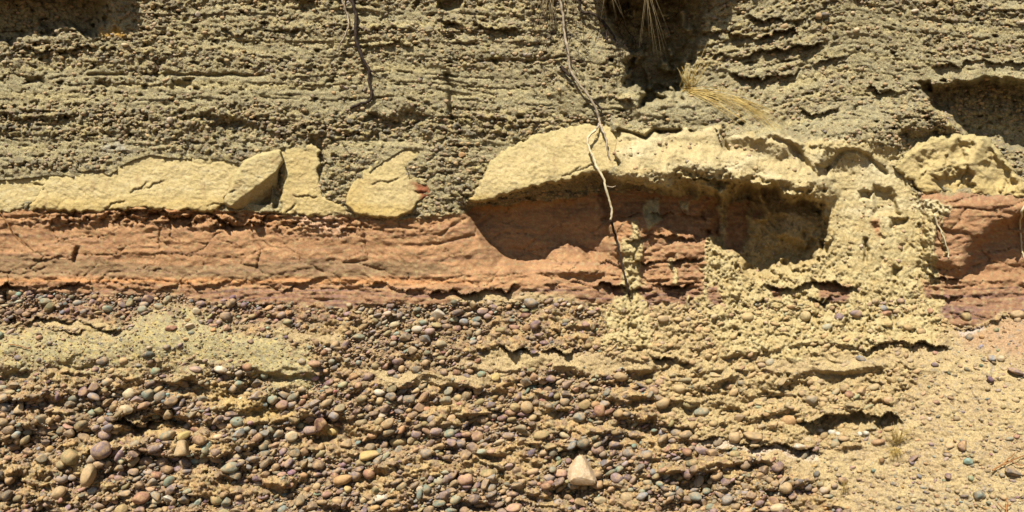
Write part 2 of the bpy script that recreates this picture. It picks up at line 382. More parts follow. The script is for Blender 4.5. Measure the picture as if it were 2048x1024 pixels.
# ------------------------------------------------------------------ fine relief
vb = YY + 0.26 * np.clip(XX - 1390, 0, 300) - 0.10 * np.clip(XX - 1720, 0, 500) + 6 * perlin(XX / 170, YY / 120, 51) - 0.05 * np.clip(XX - 880, 0, 360)
ph = vb / 27 + .7 * fbm(XX / 190, vb / 60, 61, 4)
saw = (ph - np.floor(ph)); saw = np.where(saw < .86, saw / .86, (1 - saw) / .14)
ph2 = vb / 11 + .8 * fbm(XX / 90, vb / 30, 62, 3)
saw2 = (ph2 - np.floor(ph2)); saw2 = np.where(saw2 < .8, saw2 / .8, (1 - saw2) / .2)
lam = 1.0 * (saw - .5) * np.clip(.35 + 1.7 * perlin(XX / 120, vb / 26, 63), 0, 1.2) + .38 * (saw2 - .5) * np.clip(.4 + 1.6 * perlin(XX / 60, vb / 14, 64), 0, 1.2)
ce = np.interp(vb, [-300, 0, 30, 55, 90, 120, 150, 175, 200, 218, 245, 268, 285, 300, 330, 420], [.5, .6, .2, .5, .3, .5, .15, .1, .05, .35, .85, .85, .3, .4, .5, .5]).astype(f32)
coarse = np.clip(ce + .8 * fbm(XX / 180, vb / 40, 71, 3), 0, 1)
finepatch = np.maximum(mask([(-40,272),(200,270),(300,290),(250,304),(120,318),(-40,330)], 12, 1.5), mask([(1262,205),(1310,182),(1400,186),(1480,205),(1600,230),(1700,150),(1780,110),(1810,160),(1780,230),(1640,320),(1440,262),(1270,255)], 24, 1.5))
finepatch = np.maximum(finepatch, .7 * mask([(1690,20),(1860,10),(1870,140),(1800,200),(1700,150)], 30, 2))
finepatch = np.maximum(finepatch, .45 * mask([(1850,60),(2100,60),(2100,160),(1860,160)], 20, 2))
finepatch = np.maximum(finepatch, .8 * mask([(1130,90),(1200,85),(1215,130),(1140,150)], 12, 1.0))
coarse = coarse * (1 - .7 * finepatch)
jx = 3.5 * perlin(XX / 9, YY / 8, 5); jy = 3 * perlin(XX / 9, YY / 8, 7)
w1, w1b, id1 = worley((XX + jx) / 11, (vb + jy) / 8.0, 81)
w2, w2b, id2 = worley((XX + jx) / 6.2, (vb + jy) / 5.0, 82)
w3, w3b, id3 = worley((XX + 2 * jx) / 20, (YY + 2 * jy) / 15, 83)
dome1 = np.sqrt(np.clip(1 - w1 * w1 * 1.5, 0, 1)); dome2 = np.sqrt(np.clip(1 - w2 * w2 * 1.5, 0, 1)); dome3 = np.sqrt(np.clip(1 - w3 * w3 * 1.4, 0, 1))
grit = fbm(XX / 6, YY / 4.5, 91, 2); soft_ = np.clip(coarse * 1.3, 0, 1)
lump = fbm(XX / 34, YY / 24, 95, 4)
pits = sstep(.18, .5, fbm(XX / 20, vb / 11, 97, 3)) * (.3 + .7 * coarse)
up_rel = 4.2 * lam * np.clip(.7 + 1.2 * perlin(XX / 210, YY / 110, 420), .15, 1.4)
up_rel = up_rel + coarse * (10 * (dome1 * (id1 > .3) * (.3 + .9 * id1) - .35) + 5 * (dome2 * (.4 + id2) - .45)) + (1 - coarse) * 2.0 * (dome2 * (id2 > .5) * id2 - .3) + 3.2 * grit * (.3 + coarse) + 7 * np.minimum(lump, .3) * (.2 + coarse) - 15 * pits
blines = np.zeros_like(P)
for bi, bv in enumerate([-10, 26, 61, 80, 112, 149, 168, 197, 232, 281]):
    dv = vb - bv - 5 * perlin(XX / 210, YY * 0 + bi, 470 + bi) - 1.5 * perlin(XX / 24, YY * 0 + bi, 490 + bi)
    pr = sstep(-.25, .2, perlin(XX / 130, YY * 0 + bi * 3.3, 510 + bi))
    blines += pr * (1.6 * np.exp(np.minimum(dv, 0) / 6.0) * (dv < 0) - 4.5 * np.exp(-np.maximum(dv, 0) / 3.0) * (dv >= 0))
up_rel = up_rel + blines * (1 - .5 * finepatch)
up_rel = up_rel - 16 * sstep(.34, .6, fbm(XX / 34, vb / 13, 99, 3))
# red beds: smooth, finely bedded
vr = YY + 8 * perlin(XX / 150, YY / 70, 52)
bed = perlin(XX / 260, vr / 9, 64) + .6 * perlin(XX / 120, vr / 4.5, 65)
rough_top = sstep(40, 0, YY - yRT) * sstep(1000, 850, XX) * (.55 + .75 * sstep(180, 240, XX) * sstep(600, 540, XX)) + .6 * sstep(1200, 1260, XX) * (1 - .85 * sstep(1830, 1850, XX)) + .5 * sstep(545, 560, YY)
rr = ridged(XX / 46, vr / 24, 66, 4)
f1_, f2_, fid = worley((XX + .8 * YY + 26 * fbm(XX / 60, YY / 60, 431, 3)) / 120, (vr + 14 * fbm(XX / 50, YY / 40, 432, 3)) / 34, 433)
rfac = (6 + 8 * sstep(1830, 1850, XX)) * (fid - .5) * sstep(0, .25, f2_ - f1_) - 5 * sstep(.03, 0, f2_ - f1_) * (fid > .4)
cb = (np.exp(-((YY - yRT - 20) / 17) ** 2) * sstep(20, 120, XX) * sstep(900, 560, XX)).astype(f32)
cb_rel = cb * (15 * (dome3 * (id3 > .35) - .45) + 12 * (ridged(XX / 22, YY / 13, 441, 3) - .5) + 7 * (dome1 - .5) - 20 * sstep(.1, .4, fbm(XX / 40, YY / 16, 442, 3)))
rd_rel = cb_rel + .8 * bed * (.5 + 1.5 * rough_top) + 4 * fbm(XX / 40, vr / 26, 67, 5) + rough_top * (11 * fbm(XX / 18, vr / 9, 68, 4) + 2.2 * bed + 4 * (rr - .5)) + 4 * (rr - .5) - 5 * sstep(.12, .4, fbm(XX / 44, vr / 16, 69, 4)) * (.3 + rough_top) + rfac
# crust: wrinkled, dripping mud
cwx = XX + 8 * perlin(XX / 22, YY / 26, 53); cwy = YY + 8 * perlin(XX / 22, YY / 26, 54)
crr = ridged(cwx / 7.5, cwy / 15, 72, 3); c2 = ridged(cwx / 20, cwy / 36, 74, 3)
ledgeface = mask([(1235,258),(1440,258),(1560,272),(1650,310),(1650,385),(1560,360),(1470,345),(1400,332),(1300,345),(1225,335)], 18, 1.4)
ledge2 = mask([(1655,296),(1705,278),(1775,290),(1815,335),(1835,400),(1800,425),(1700,415),(1655,380)], 14, 1.6)
P += 10 * ledge2 * sstep(.42, .6, fbm(XX / 46 + .4, YY / 40, 471, 3) + .5)
smoothcr = np.clip(.72 * ledgeface + .5 * ledge2 + mask([(1650,360),(1780,340),(1840,420),(1840,560),(1700,560),(1660,470)], 30, 1.5) * .6 + .6 * mask([(1205,266),(1290,266),(1290,330),(1220,330)], 16, 1), 0, .75)
crust_rel = (7 * (crr - .45) + 7 * (c2 - .45) + 4 * (dome1 - .5) - 12 * sstep(.2, .5, fbm(XX / 24, YY / 24, 98, 3)) + 9 * fbm(XX / 42, YY / 36, 75, 4) + 4.5 * grit + 3 * (dome2 - .5)) * (1 - smoothcr)
# lower slope: sandy matrix between the pebbles, with pockets
lw_rel = -11 * dense * (1 - muddy) + 20 * np.minimum(fbm(XX / 30, YY / 19, 76, 5), .12) + 8 * (dome1 * (.4 + .8 * id1) - .5) + 9 * (dome3 - .5) * sstep(640, 760, YY) * (id3 > .4) + 5 * (dome2 * (.3 + id2) - .5) + 4.0 * grit
fan_rel = 3 * fbm(XX / 50, YY / 30, 77, 3) + 1.8 * (dome2 * (.3 + id2) - .5) + 1.5 * grit
sd_rel = 6 * fbm(XX / 60, YY / 36, 78, 5) + 2.6 * grit + 3 * (dome1 * (id1 > .9) * id1) + 6 * np.minimum(fbm(XX / 22, YY / 14, 79, 4), .1) + 2.2 * (dome2 - .5) * (id2 > .4)
sandy = np.clip(np.maximum(sandr * lower, sand2), 0, 1)
mud_rel = lw_rel * .7 + 5.0 * (crr - .45) + 3.0 * (dome1 - .5)
rel = up_rel * upper + rd_rel * red + (lw_rel + (mud_rel - lw_rel) * muddy) * lower
rel = rel + (fan_rel - rel) * fan
rel = rel + (sd_rel - rel) * sandy
cmix = crust * (1 - redholes)
rel = rel + (crust_rel - rel) * cmix * .95 + drips * 5 + 5 * crB
rel = rel * (1 - .5 * sock)
P = PL + rel.astype(f32)

# ------------------------------------------------------------------ colours of the materials (albedo)
def mixc(C, c, m):
    return C + (c - C) * m[..., None]
n1 = fbm(XX / 90, YY / 40, 101, 4); n2 = fbm(XX / 30, YY / 14, 102, 4); n3 = perlin(XX / 7, YY / 5, 103)
C = np.zeros((NY, NX, 3), f32) + alb(186, 175, 134)
C = mixc(C, alb(168, 152, 112), np.clip(.5 + 1.1 * n2, 0, 1))
C = mixc(C, alb(206, 188, 134), np.clip(1.6 * perlin(XX / 300, vb / 18, 104) - .1, 0, .8))
pal = np.array([alb(126,118,104), alb(152,134,104), alb(176,150,104), alb(120,112,86), alb(196,172,120), alb(140,116,98), alb(108,104,98), alb(186,166,104)])
pc1 = pal[(id1 * 7.99).astype(int)]; pc2 = pal[(id2 * 7.99).astype(int)]
C = C + (pc1 - C) * (coarse * .75 * sstep(.75, .5, w1) * (id1 > .25))[..., None]
C = C + (pc2 - C) * (.45 * sstep(.6, .35, w2) * (.35 + .65 * coarse))[..., None]
C = mixc(C, alb(206, 150, 40), .75 * mask([(195,62),(230,54),(262,58),(258,70),(215,74)], 5, 2))
C = mixc(C, alb(196, 192, 178), .5 * mask([(196,288),(250,284),(270,296),(205,300)], 8, 2))
# red sandstone
R = np.zeros_like(C) + alb(190, 144, 101)
R = mixc(R, alb(168, 124, 86), np.clip(.35 + 1.2 * n1, 0, 1))
R = mixc(R, alb(196, 152, 104), np.clip(1.3 * n2, 0, .7))
vg = YY - np.interp(xs, [-270, 0, 200, 330, 430, 520, 650, 800, 900, 1000, 2324], [526, 526, 530, 536, 540, 537, 532, 530, 534, 560, 560])[None, :]
gw = np.interp(xs, [-270, 0, 140, 330, 560, 800, 930, 2324], [22, 22, 17, 10, 20, 14, 6, 4])[None, :]
grey = sstep(gw + 3, gw - 3, np.abs(vg + 5 * perlin(XX / 60, YY / 20, 105) - 6))
R = mixc(R, alb(150, 120, 86), grey * .85 * sstep(960, 860, XX))
R = mixc(R, alb(158, 118, 86), np.clip(sstep(572, 590, YY + 6 * n2) * 0.8 + .3 * sstep(1200, 1300, XX), 0, 1))
R = mixc(R, alb(214, 150, 92), .6 * sstep(1.2, 0, np.abs(YY - 562 + 8 * n1) / 8) * sstep(1000, 900, XX))
R = mixc(R, alb(134, 102, 92), .8 * sstep(566, 580, YY + 5 * n2) * sstep(.05, .5, perlin(XX / 200, vr / 4.2, 461) + .5 * perlin(XX / 70, vr / 2.6, 462)))
R = mixc(R, alb(148, 112, 92), .35 * sstep(.1, .5, perlin(XX / 260, vr / 7, 463)))
R = mixc(R, alb(222, 190, 160), .8 * mask([(580,425),(640,420),(690,440),(680,460),(610,450)], 10, 2) * np.clip(.6 + 1.5 * n3, 0, 1))
R = mixc(R, alb(188, 134, 86), .5 * rough_top * (YY < 480))
R = mixc(R, alb(190, 130, 50), .5 * mask([(950,400),(1100,376),(1210,360),(1230,380),(1100,410),(960,425)], 8, 1.5))
C = mixc(C, R, red)
# lower slope
Lo = np.zeros_like(C) + alb(208, 178, 122)
Lo = mixc(Lo, alb(182, 148, 104), np.clip(.25 + 1.3 * n2, 0, 1))
Lo = mixc(Lo, alb(150, 104, 84), .75 * sstep(660, 630, YY) * sstep(780, 560, XX))
pc3 = np.array([alb(150,110,92), alb(188,150,104), alb(140,126,104), alb(206,172,120), alb(128,104,98), alb(196,150,100)])[(id1 * 5.99).astype(int)]
Lo = Lo + (pc3 - Lo) * (.55 * sstep(.7, .45, w1))[..., None]
Lo = mixc(Lo, alb(202, 176, 124), muddy * np.clip(.75 + 1.0 * n2, 0, 1))
Lo = mixc(Lo, alb(210, 178, 112), .6 * mask([(430,780),(480,760),(560,800),(600,830),(520,860),(440,850)], 20, 1.5))
Lo = mixc(Lo, alb(160, 130, 104), .55 * sstep(1250, 1000, XX) * dense)
C = mixc(C, Lo, lower)
F = np.zeros_like(C) + alb(196, 178, 124)
F = mixc(F, alb(180, 168, 124), np.clip(.5 + 1.2 * n2, 0, 1)); F = mixc(F, alb(150, 140, 116), .6 * (id2 > .72) * sstep(.6, .4, w2)); F = mixc(F, alb(206, 178, 96), .5 * (id2 < .2) * sstep(.6, .4, w2))
C = mixc(C, F, fan_z)
Sa = np.zeros_like(C) + alb(202, 177, 126)
Sa = mixc(Sa, alb(188, 162, 118), np.clip(.5 + 1.3 * n1, 0, 1)); Sa = mixc(Sa, alb(206, 180, 134), np.clip(1.2 * n2, 0, .7))
Sa = mixc(Sa, alb(188, 148, 112), .7 * mask([(1905,665),(2048,625),(2330,610),(2330,700),(2048,712),(1930,690)], 16, 1))
Sa = mixc(Sa, alb(172, 162, 128), .45 * sstep(960, 1010, YY) * sstep(1700, 1850, XX) * np.clip(.5 + n2, 0, 1)); Sa = mixc(Sa, alb(150, 140, 126), .5 * (id2 > .8) * sstep(.55, .35, w2) * sstep(1500, 1800, XX))
C = mixc(C, Sa, sandy)
Cr = np.zeros_like(C) + alb(208, 188, 136)
Cr = mixc(Cr, alb(196, 170, 114), np.clip(.4 + 1.3 * n2, 0, 1)); Cr = mixc(Cr, alb(228, 212, 168), np.clip(1.5 * n1 + .1, 0, .8) * sstep(520, 400, YY))
Cr = mixc(Cr, alb(212, 192, 142), .5 * np.maximum(ledgeface, ledge2) * np.clip(.7 + n2, 0, 1))
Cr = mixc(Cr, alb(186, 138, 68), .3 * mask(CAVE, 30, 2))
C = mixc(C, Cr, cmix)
C = mixc(C, alb(226, 208, 186), .55 * mask([(1390,886),(1500,892),(1640,908),(1640,918),(1500,900),(1390,893)], 4, 1.5))
C = mixc(C, alb(226, 214, 200), .5 * mask([(1912,668),(1970,648),(1972,654),(1918,680)], 4, 1.2))
C *= (1 + .16 * n3 + .10 * fbm(XX / 14, YY / 9, 106, 3))[..., None]
C = np.clip(C, 0.01, .85).astype(f32)

# ------------------------------------------------------------------ helpers that make objects
def world_pt(px, py, p):
    """point of the scene at grid position (px, py) standing p units proud of the mean cliff plane"""
    t = (D - p * S) / D
    return (px - CX) * S * t, -p * S, (CZ - py) * S * t

def Wv(px, py, p):
    return Vector(world_pt(float(px), float(py), float(p)))

def at_P(px, py, A=None):
    A = P if A is None else A
    j = np.interp(px, xs, np.arange(NX)); i = np.interp(py, ys, np.arange(NY))
    j0 = np.clip(np.floor(j).astype(int), 0, NX - 2); i0 = np.clip(np.floor(i).astype(int), 0, NY - 2)
    a = j - j0; b = i - i0
    return (A[i0, j0] * (1 - a) * (1 - b) + A[i0, j0 + 1] * a * (1 - b) + A[i0 + 1, j0] * (1 - a) * b + A[i0 + 1, j0 + 1] * a * b)

def raw_mesh(name, co, faces4=None, tris=None, col=None, smooth=True):
    me = bpy.data.meshes.new(name)
    n4 = 0 if faces4 is None else len(faces4); n3_ = 0 if tris is None else len(tris)
    me.vertices.add(len(co)); me.vertices.foreach_set('co', np.ascontiguousarray(co, f32).ravel())
    idx = []
    if n4: idx.append(np.asarray(faces4).ravel())
    if n3_: idx.append(np.asarray(tris).ravel())
    idx = np.concatenate(idx).astype(np.int32)
    me.loops.add(len(idx)); me.loops.foreach_set('vertex_index', idx)
    me.polygons.add(n4 + n3_)
    st = np.concatenate([np.arange(n4) * 4, n4 * 4 + np.arange(n3_) * 3]).astype(np.int32)
    me.polygons.foreach_set('loop_start', st)
    me.polygons.foreach_set('use_smooth', np.full(n4 + n3_, smooth))
    me.update(calc_edges=True)
    if col is not None:
        at = me.color_attributes.new('Col', 'FLOAT_COLOR', 'POINT')
        c = np.ones((len(co), 4), f32); c[:, :3] = col
        at.data.foreach_set('color', c.ravel())
    return me

def link(name, me, mat=None, parent=None):
    o = bpy.data.objects.new(name, me); COL.objects.link(o)
    if mat is not None and me is not None and not me.materials: me.materials.append(mat)
    if parent: o.parent = parent
    return o

def tag(o, label=None, cat=None, group=None, kind=None):
    if label: o['label'] = label
    if cat: o['category'] = cat
    if group: o['group'] = group
    if kind: o['kind'] = kind
    return o

# ------------------------------------------------------------------ materials
def mat_ground(name, bump=.5, scale=170, var=.35, rough=.95):
    m = bpy.data.materials.new(name); m.use_nodes = True
    t = m.node_tree; N = t.nodes; Lk = t.links; b = N['Principled BSDF']
    b.inputs['Roughness'].default_value = rough
    b.inputs['Specular IOR Level'].default_value = 0.12
    at = N.new('ShaderNodeAttribute'); at.attribute_name = 'Col'
    g = N.new('ShaderNodeNewGeometry')
    n = N.new('ShaderNodeTexNoise'); n.inputs['Scale'].default_value = scale; n.inputs['Detail'].default_value = 3; n.inputs['Roughness'].default_value = .6
    Lk.new(g.outputs['Position'], n.inputs['Vector'])
    mr = N.new('ShaderNodeMapRange'); mr.inputs['From Min'].default_value = .3; mr.inputs['From Max'].default_value = .7
    mr.inputs['To Min'].default_value = 1 - var; mr.inputs['To Max'].default_value = 1 + var
    Lk.new(n.outputs['Fac'], mr.inputs['Value'])
    mx = N.new('ShaderNodeVectorMath'); mx.operation = 'SCALE'
    Lk.new(at.outputs['Color'], mx.inputs[0]); Lk.new(mr.outputs[0], mx.inputs['Scale'])
    Lk.new(mx.outputs[0], b.inputs['Base Color'])
    n2_ = N.new('ShaderNodeTexNoise'); n2_.inputs['Scale'].default_value = scale * 1.3; n2_.inputs['Detail'].default_value = 4; n2_.inputs['Roughness'].default_value = .65
    Lk.new(g.outputs['Position'], n2_.inputs['Vector'])
    bp = N.new('ShaderNodeBump'); bp.inputs['Strength'].default_value = bump; bp.inputs['Distance'].default_value = .006
    Lk.new(n2_.outputs['Fac'], bp.inputs['Height']); Lk.new(bp.outputs[0], b.inputs['Normal'])
    return m
M_GRAVEL = mat_ground('gravel bank', 1.0, 210, .5)
M_RED = mat_ground('red sandstone', .7, 170, .2)
M_LOW = mat_ground('sandy conglomerate matrix', .9, 210, .4)
M_SAND = mat_ground('loose sand', .8, 240, .36)
M_CRUST = mat_ground('dried mud crust', .8, 200, .24)
M_PALE = mat_ground('pale limestone', .7, 150, .16)

def mat_pebble(name, objcol):
    m = bpy.data.materials.new(name); m.use_nodes = True
    t = m.node_tree; N = t.nodes; Lk = t.links; b = N['Principled BSDF']
    b.inputs['Roughness'].default_value = .8; b.inputs['Specular IOR Level'].default_value = .2
    if objcol:
        oi = N.new('ShaderNodeObjectInfo'); base = oi.outputs['Color']
    else:
        oi = N.new('ShaderNodeAttribute'); oi.attribute_name = 'Col'; base = oi.outputs['Color']
    g = N.new('ShaderNodeNewGeometry')
    # mineral grain
    n = N.new('ShaderNodeTexNoise'); n.inputs['Scale'].default_value = 130; n.inputs['Detail'].default_value = 4; n.inputs['Roughness'].default_value = .65
    Lk.new(g.outputs['Position'], n.inputs['Vector'])
    mr = N.new('ShaderNodeMapRange'); mr.inputs['From Min'].default_value = .3; mr.inputs['From Max'].default_value = .7
    mr.inputs['To Min'].default_value = .72; mr.inputs['To Max'].default_value = 1.28
    Lk.new(n.outputs['Fac'], mr.inputs['Value'])
    mx = N.new('ShaderNodeVectorMath'); mx.operation = 'SCALE'
    Lk.new(base, mx.inputs[0]); Lk.new(mr.outputs[0], mx.inputs['Scale'])
    # patches of clinging sand
    d = N.new('ShaderNodeTexNoise'); d.inputs['Scale'].default_value = 42; d.inputs['Detail'].default_value = 5; d.inputs['Roughness'].default_value = .7
    Lk.new(g.outputs['Position'], d.inputs['Vector'])
    dr = N.new('ShaderNodeMapRange'); dr.inputs['From Min'].default_value = .44; dr.inputs['From Max'].default_value = .64; dr.inputs['To Max'].default_value = .8
    Lk.new(d.outputs['Fac'], dr.inputs['Value'])
    mc = N.new('ShaderNodeMix'); mc.data_type = 'RGBA'
    Lk.new(dr.outputs[0], mc.inputs['Factor']); Lk.new(mx.outputs[0], mc.inputs['A'])
    mc.inputs['B'].default_value = (*alb(206, 168, 116), 1)
    Lk.new(mc.outputs['Result'], b.inputs['Base Color'])
    bp = N.new('ShaderNodeBump'); bp.inputs['Strength'].default_value = .35; bp.inputs['Distance'].default_value = .004
    Lk.new(n.outputs['Fac'], bp.inputs['Height']); Lk.new(bp.outputs[0], b.inputs['Normal'])
    return m
M_PEB = mat_pebble('river pebble', True)
M_PEBS = mat_pebble('small pebbles', False)

def mat_plain(name, c1, c2, scale=60, rough=.85, bump=.3, stretch=None):
    m = bpy.data.materials.new(name); m.use_nodes = True
    t = m.node_tree; N = t.nodes; Lk = t.links; b = N['Principled BSDF']
    b.inputs['Roughness'].default_value = rough; b.inputs['Specular IOR Level'].default_value = .15
    g = N.new('ShaderNodeNewGeometry'); n = N.new('ShaderNodeTexNoise'); n.inputs['Scale'].default_value = scale; n.inputs['Detail'].default_value = 4
    Lk.new(g.outputs['Position'], n.inputs['Vector'])
    r = N.new('ShaderNodeValToRGB'); r.color_ramp.elements[0].position = .35; r.color_ramp.elements[1].position = .65
    r.color_ramp.elements[0].color = (*alb(*c1), 1); r.color_ramp.elements[1].color = (*alb(*c2), 1)
    Lk.new(n.outputs['Fac'], r.inputs[0]); Lk.new(r.outputs[0], b.inputs['Base Color'])
    bp = N.new('ShaderNodeBump'); bp.inputs['Strength'].default_value = bump; bp.inputs['Distance'].default_value = .003
    Lk.new(n.outputs['Fac'], bp.inputs['Height']); Lk.new(bp.outputs[0], b.inputs['Normal'])
    return m
M_ROOT = mat_plain('grey root bark', (150, 132, 108), (196, 178, 148), 90)
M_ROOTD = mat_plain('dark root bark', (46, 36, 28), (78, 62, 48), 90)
M_ROOTL = mat_plain('bleached root bark', (206, 186, 142), (230, 214, 172), 90)
M_GRASS = mat_plain('dry grass', (190, 158, 84), (222, 194, 120), 30, .7)
M_STALK = mat_plain('grey brown dry stems', (120, 104, 76), (170, 148, 104), 30, .8)
M_TWIG = mat_plain('orange brown twig', (140, 96, 56), (178, 126, 76), 60)
M_FLOOR = mat_plain('sandy ground', (120, 98, 72), (150, 124, 92), 9)

# ------------------------------------------------------------------ the setting
wxyz = np.stack(world_pt(XX, YY, P), -1).astype(f32)
zone = np.zeros((NY, NX), np.int8)
zone[red > .5] = 1
zone[lower > .5] = 2
zone[(fan_z > .5)] = 3
zone[(sandr * lower > .5)] = 4
zone[(cmix > .5)] = 5
fz = zone[:-1, :-1]
VI = np.arange(NX * NY).reshape(NY, NX)
quads = np.stack([VI[:-1, :-1], VI[1:, :-1], VI[1:, 1:], VI[:-1, 1:]], -1)
def terrain(name, z, mat):
    f = quads[fz == z]
    u, inv = np.unique(f.ravel(), return_inverse=True)
    me = raw_mesh(name, wxyz.reshape(-1, 3)[u], inv.reshape(-1, 4), None, C.reshape(-1, 3)[u])
    o = link(name, me, mat); tag(o, kind='structure')
    return o
bank = terrain('gravel_bank', 0, M_GRAVEL)
redbed = terrain('red_sandstone_bed', 1, M_RED)
slope = terrain('conglomerate_slope', 2, M_LOW)
fan_o = terrain('sand_fan', 3, M_SAND)
sand_o = terrain('sand_slope', 4, M_SAND)
crust_o = terrain('mud_crust', 5, M_CRUST)
tag(bank, 'yellow grey gravel bank in thin level layers along the top of the cliff')
tag(redbed, 'smooth red brown sandstone bed across the middle of the cliff')
tag(slope, 'sandy slope full of rounded river pebbles at the foot of the cliff')
tag(fan_o, 'fan of fine olive yellow grit fallen onto the slope at left')
tag(sand_o, 'bare tan sand slope with few stones at lower right')
tag(crust_o, 'wrinkled yellow mud crust dripping over the red rock at right')
# level ground in front of the cliff foot, behind and beside the viewer
zf = float(wxyz[-1, :, 2].min()); yf = float(wxyz[-1, :, 1].max())
bm = bmesh.new()
g = [(-40, yf + .6), (40, yf + .6), (40, -60), (-40, -60)]
vs = [bm.verts.new((x, y, zf + .02)) for x, y in g]
bm.faces.new(vs[::-1]); bmesh.ops.subdivide_edges(bm, edges=bm.edges[:], cuts=12, use_grid_fill=True)
me = bpy.data.meshes.new('ground'); bm.to_mesh(me); bm.free()
gr = link('ground', me, M_FLOOR); tag(gr, 'level sandy ground in front of the cliff', kind='structure')

# ------------------------------------------------------------------ pale blocks (closed solids set in the bank)
def block(key, label, front, edge, tilt, extra=None, amp=.5, tint=None, step=2.0, sharp_low=6, name='limestone_block', ragged=6.0):
    pts = BLOCKS[key]; a = np.array(pts, float)
    bx = np.arange(a[:, 0].min() - 14, a[:, 0].max() + 14, step).astype(f32)
    by = np.arange(a[:, 1].min() - 14, a[:, 1].max() + 14, step).astype(f32)
    X, Y = np.meshgrid(bx, by)
    sx = X + ragged * fbm(X / 16, Y / 16, 201, 4) * 1.5; sy = Y + ragged * fbm(X / 16, Y / 16, 202, 4) * 1.5
    sd = sdf(pts, sx, sy)
    yc = .5 * (a[:, 1].min() + a[:, 1].max())
    p = front + tilt * (Y - yc) + np.zeros_like(X)
    if extra is not None: p = p + extra(X, Y)
    ck = np.zeros_like(X)
    rk = RS(len(label) * 7 + len(pts))
    for q in range(max(2, int((a[:, 0].max() - a[:, 0].min()) / 45))):
        x0, y0 = rk.uniform(a[:, 0].min(), a[:, 0].max()), rk.uniform(a[:, 1].min() + 10, a[:, 1].max() - 10)
        an = rk.choice([rk.normal(-.2, .25), rk.normal(-1.1, .3)]); L = rk.uniform(10, 38)
        u = (X - x0) * math.cos(an) + (Y - y0) * math.sin(an) + 5 * fbm(X / 12, Y / 12, 220 + q, 2); w = -(X - x0) * math.sin(an) + (Y - y0) * math.cos(an) + 7 * fbm(X / 16, Y / 16, 240 + q, 3)
        ck = np.maximum(ck, np.exp(-(w / 1.5) ** 2) * sstep(L, L * .6, np.abs(u)))
        p = p + 2.2 * sstep(1.5, -1.5, w) * sstep(L, 0, np.abs(u)) * sstep(-14, -2, w)
    p = p - 6 * ck
    q1, q2, qi = worley((X + .5 * Y + 10 * fbm(X / 30, Y / 30, 210, 3)) / 58, (Y - .2 * X + 10 * fbm(X / 30, Y / 30, 211, 3)) / 40, 212)
    p += 5 * (.4 + .6 * amp) * fbm(X / 50, Y / 34, 203, 5) + 2.5 * amp * (ridged(X / 50, Y / 34, 204, 4) - .5) + 2.2 * fbm(X / 8, Y / 6, 205, 3) + amp * (6 * (qi - .5) * sstep(.0, .3, q2 - q1) - 4 * sstep(.03, .0, q2 - q1) * (qi > .8))
    e = np.clip((sd + edge) / edge, 0, 1.6)
    drop = np.where(sd > -edge, (1 - np.sqrt(np.clip(1 - np.minimum(e, 1) ** 2, 0, 1))) * 8 + np.maximum(e - 1, 0) * 40, 0)
    p = p - drop
    base = at_P(X, Y, PL)
    keep = sd < 5
    ny, nx = X.shape
    kf = keep[:-1, :-1] & keep[1:, :-1] & keep[1:, 1:] & keep[:-1, 1:]
    vi = np.arange(nx * ny).reshape(ny, nx)
    q = np.stack([vi[:-1, :-1], vi[1:, :-1], vi[1:, 1:], vi[:-1, 1:]], -1)[kf]
    fr = np.stack(world_pt(X, Y, p), -1).reshape(-1, 3)
    bk = np.stack(world_pt(X, Y, np.minimum(base, p) - 46), -1).reshape(-1, 3)
    n = nx * ny
    edges = {}
    ed = np.concatenate([q[:, [0, 1]], q[:, [1, 2]], q[:, [2, 3]], q[:, [3, 0]]])
    keyv = np.sort(ed, 1); keyn = keyv[:, 0].astype(np.int64) * n + keyv[:, 1]
    uq, first, cnt = np.unique(keyn, return_index=True, return_counts=True)
    b = ed[first[cnt == 1]]
    side = np.stack([b[:, 1], b[:, 0], b[:, 0] + n, b[:, 1] + n], -1)
    allq = np.concatenate([q, side, q[:, ::-1] + n])
    co = np.concatenate([fr, bk])
    c = np.zeros((ny, nx, 3), f32) + alb(202, 180, 126)
    m1 = fbm(X / 60, Y / 36, 206, 4); m2 = fbm(X / 20, Y / 12, 207, 4)
    c = c + (alb(200, 178, 122) - c) * np.clip(.25 + 1.4 * m1, 0, 1)[..., None]
    c = c + (alb(216, 200, 156) - c) * np.clip(1.5 * m2, 0, .8)[..., None]
    if tint is not None: c = tint(c, X, Y, sd, m2)
    dirt = sstep(-18, 2, sd + 12 * m2 + 9 * m1) * sstep(30, -10, Y - yc) * .8
    c = c + (alb(196, 178, 124) - c) * dirt[..., None]
    c = c + (alb(178, 150, 104) - c) * (.5 * sstep(.25, .5, fbm(X / 26, Y / 50, 209, 4)))[..., None]
    c = np.clip(c * (1 + .14 * perlin(X / 6, Y / 5, 208))[..., None], .01, .85)
    c = np.concatenate([c.reshape(-1, 3)] * 2)
    u, inv = np.unique(allq.ravel(), return_inverse=True)
    me = raw_mesh(name, co[u], inv.reshape(-1, 4), None, c[u])
    o = link(name, me, M_PALE); tag(o, label, 'rock', 'pale blocks bedded along the top of the red sandstone')
    return o

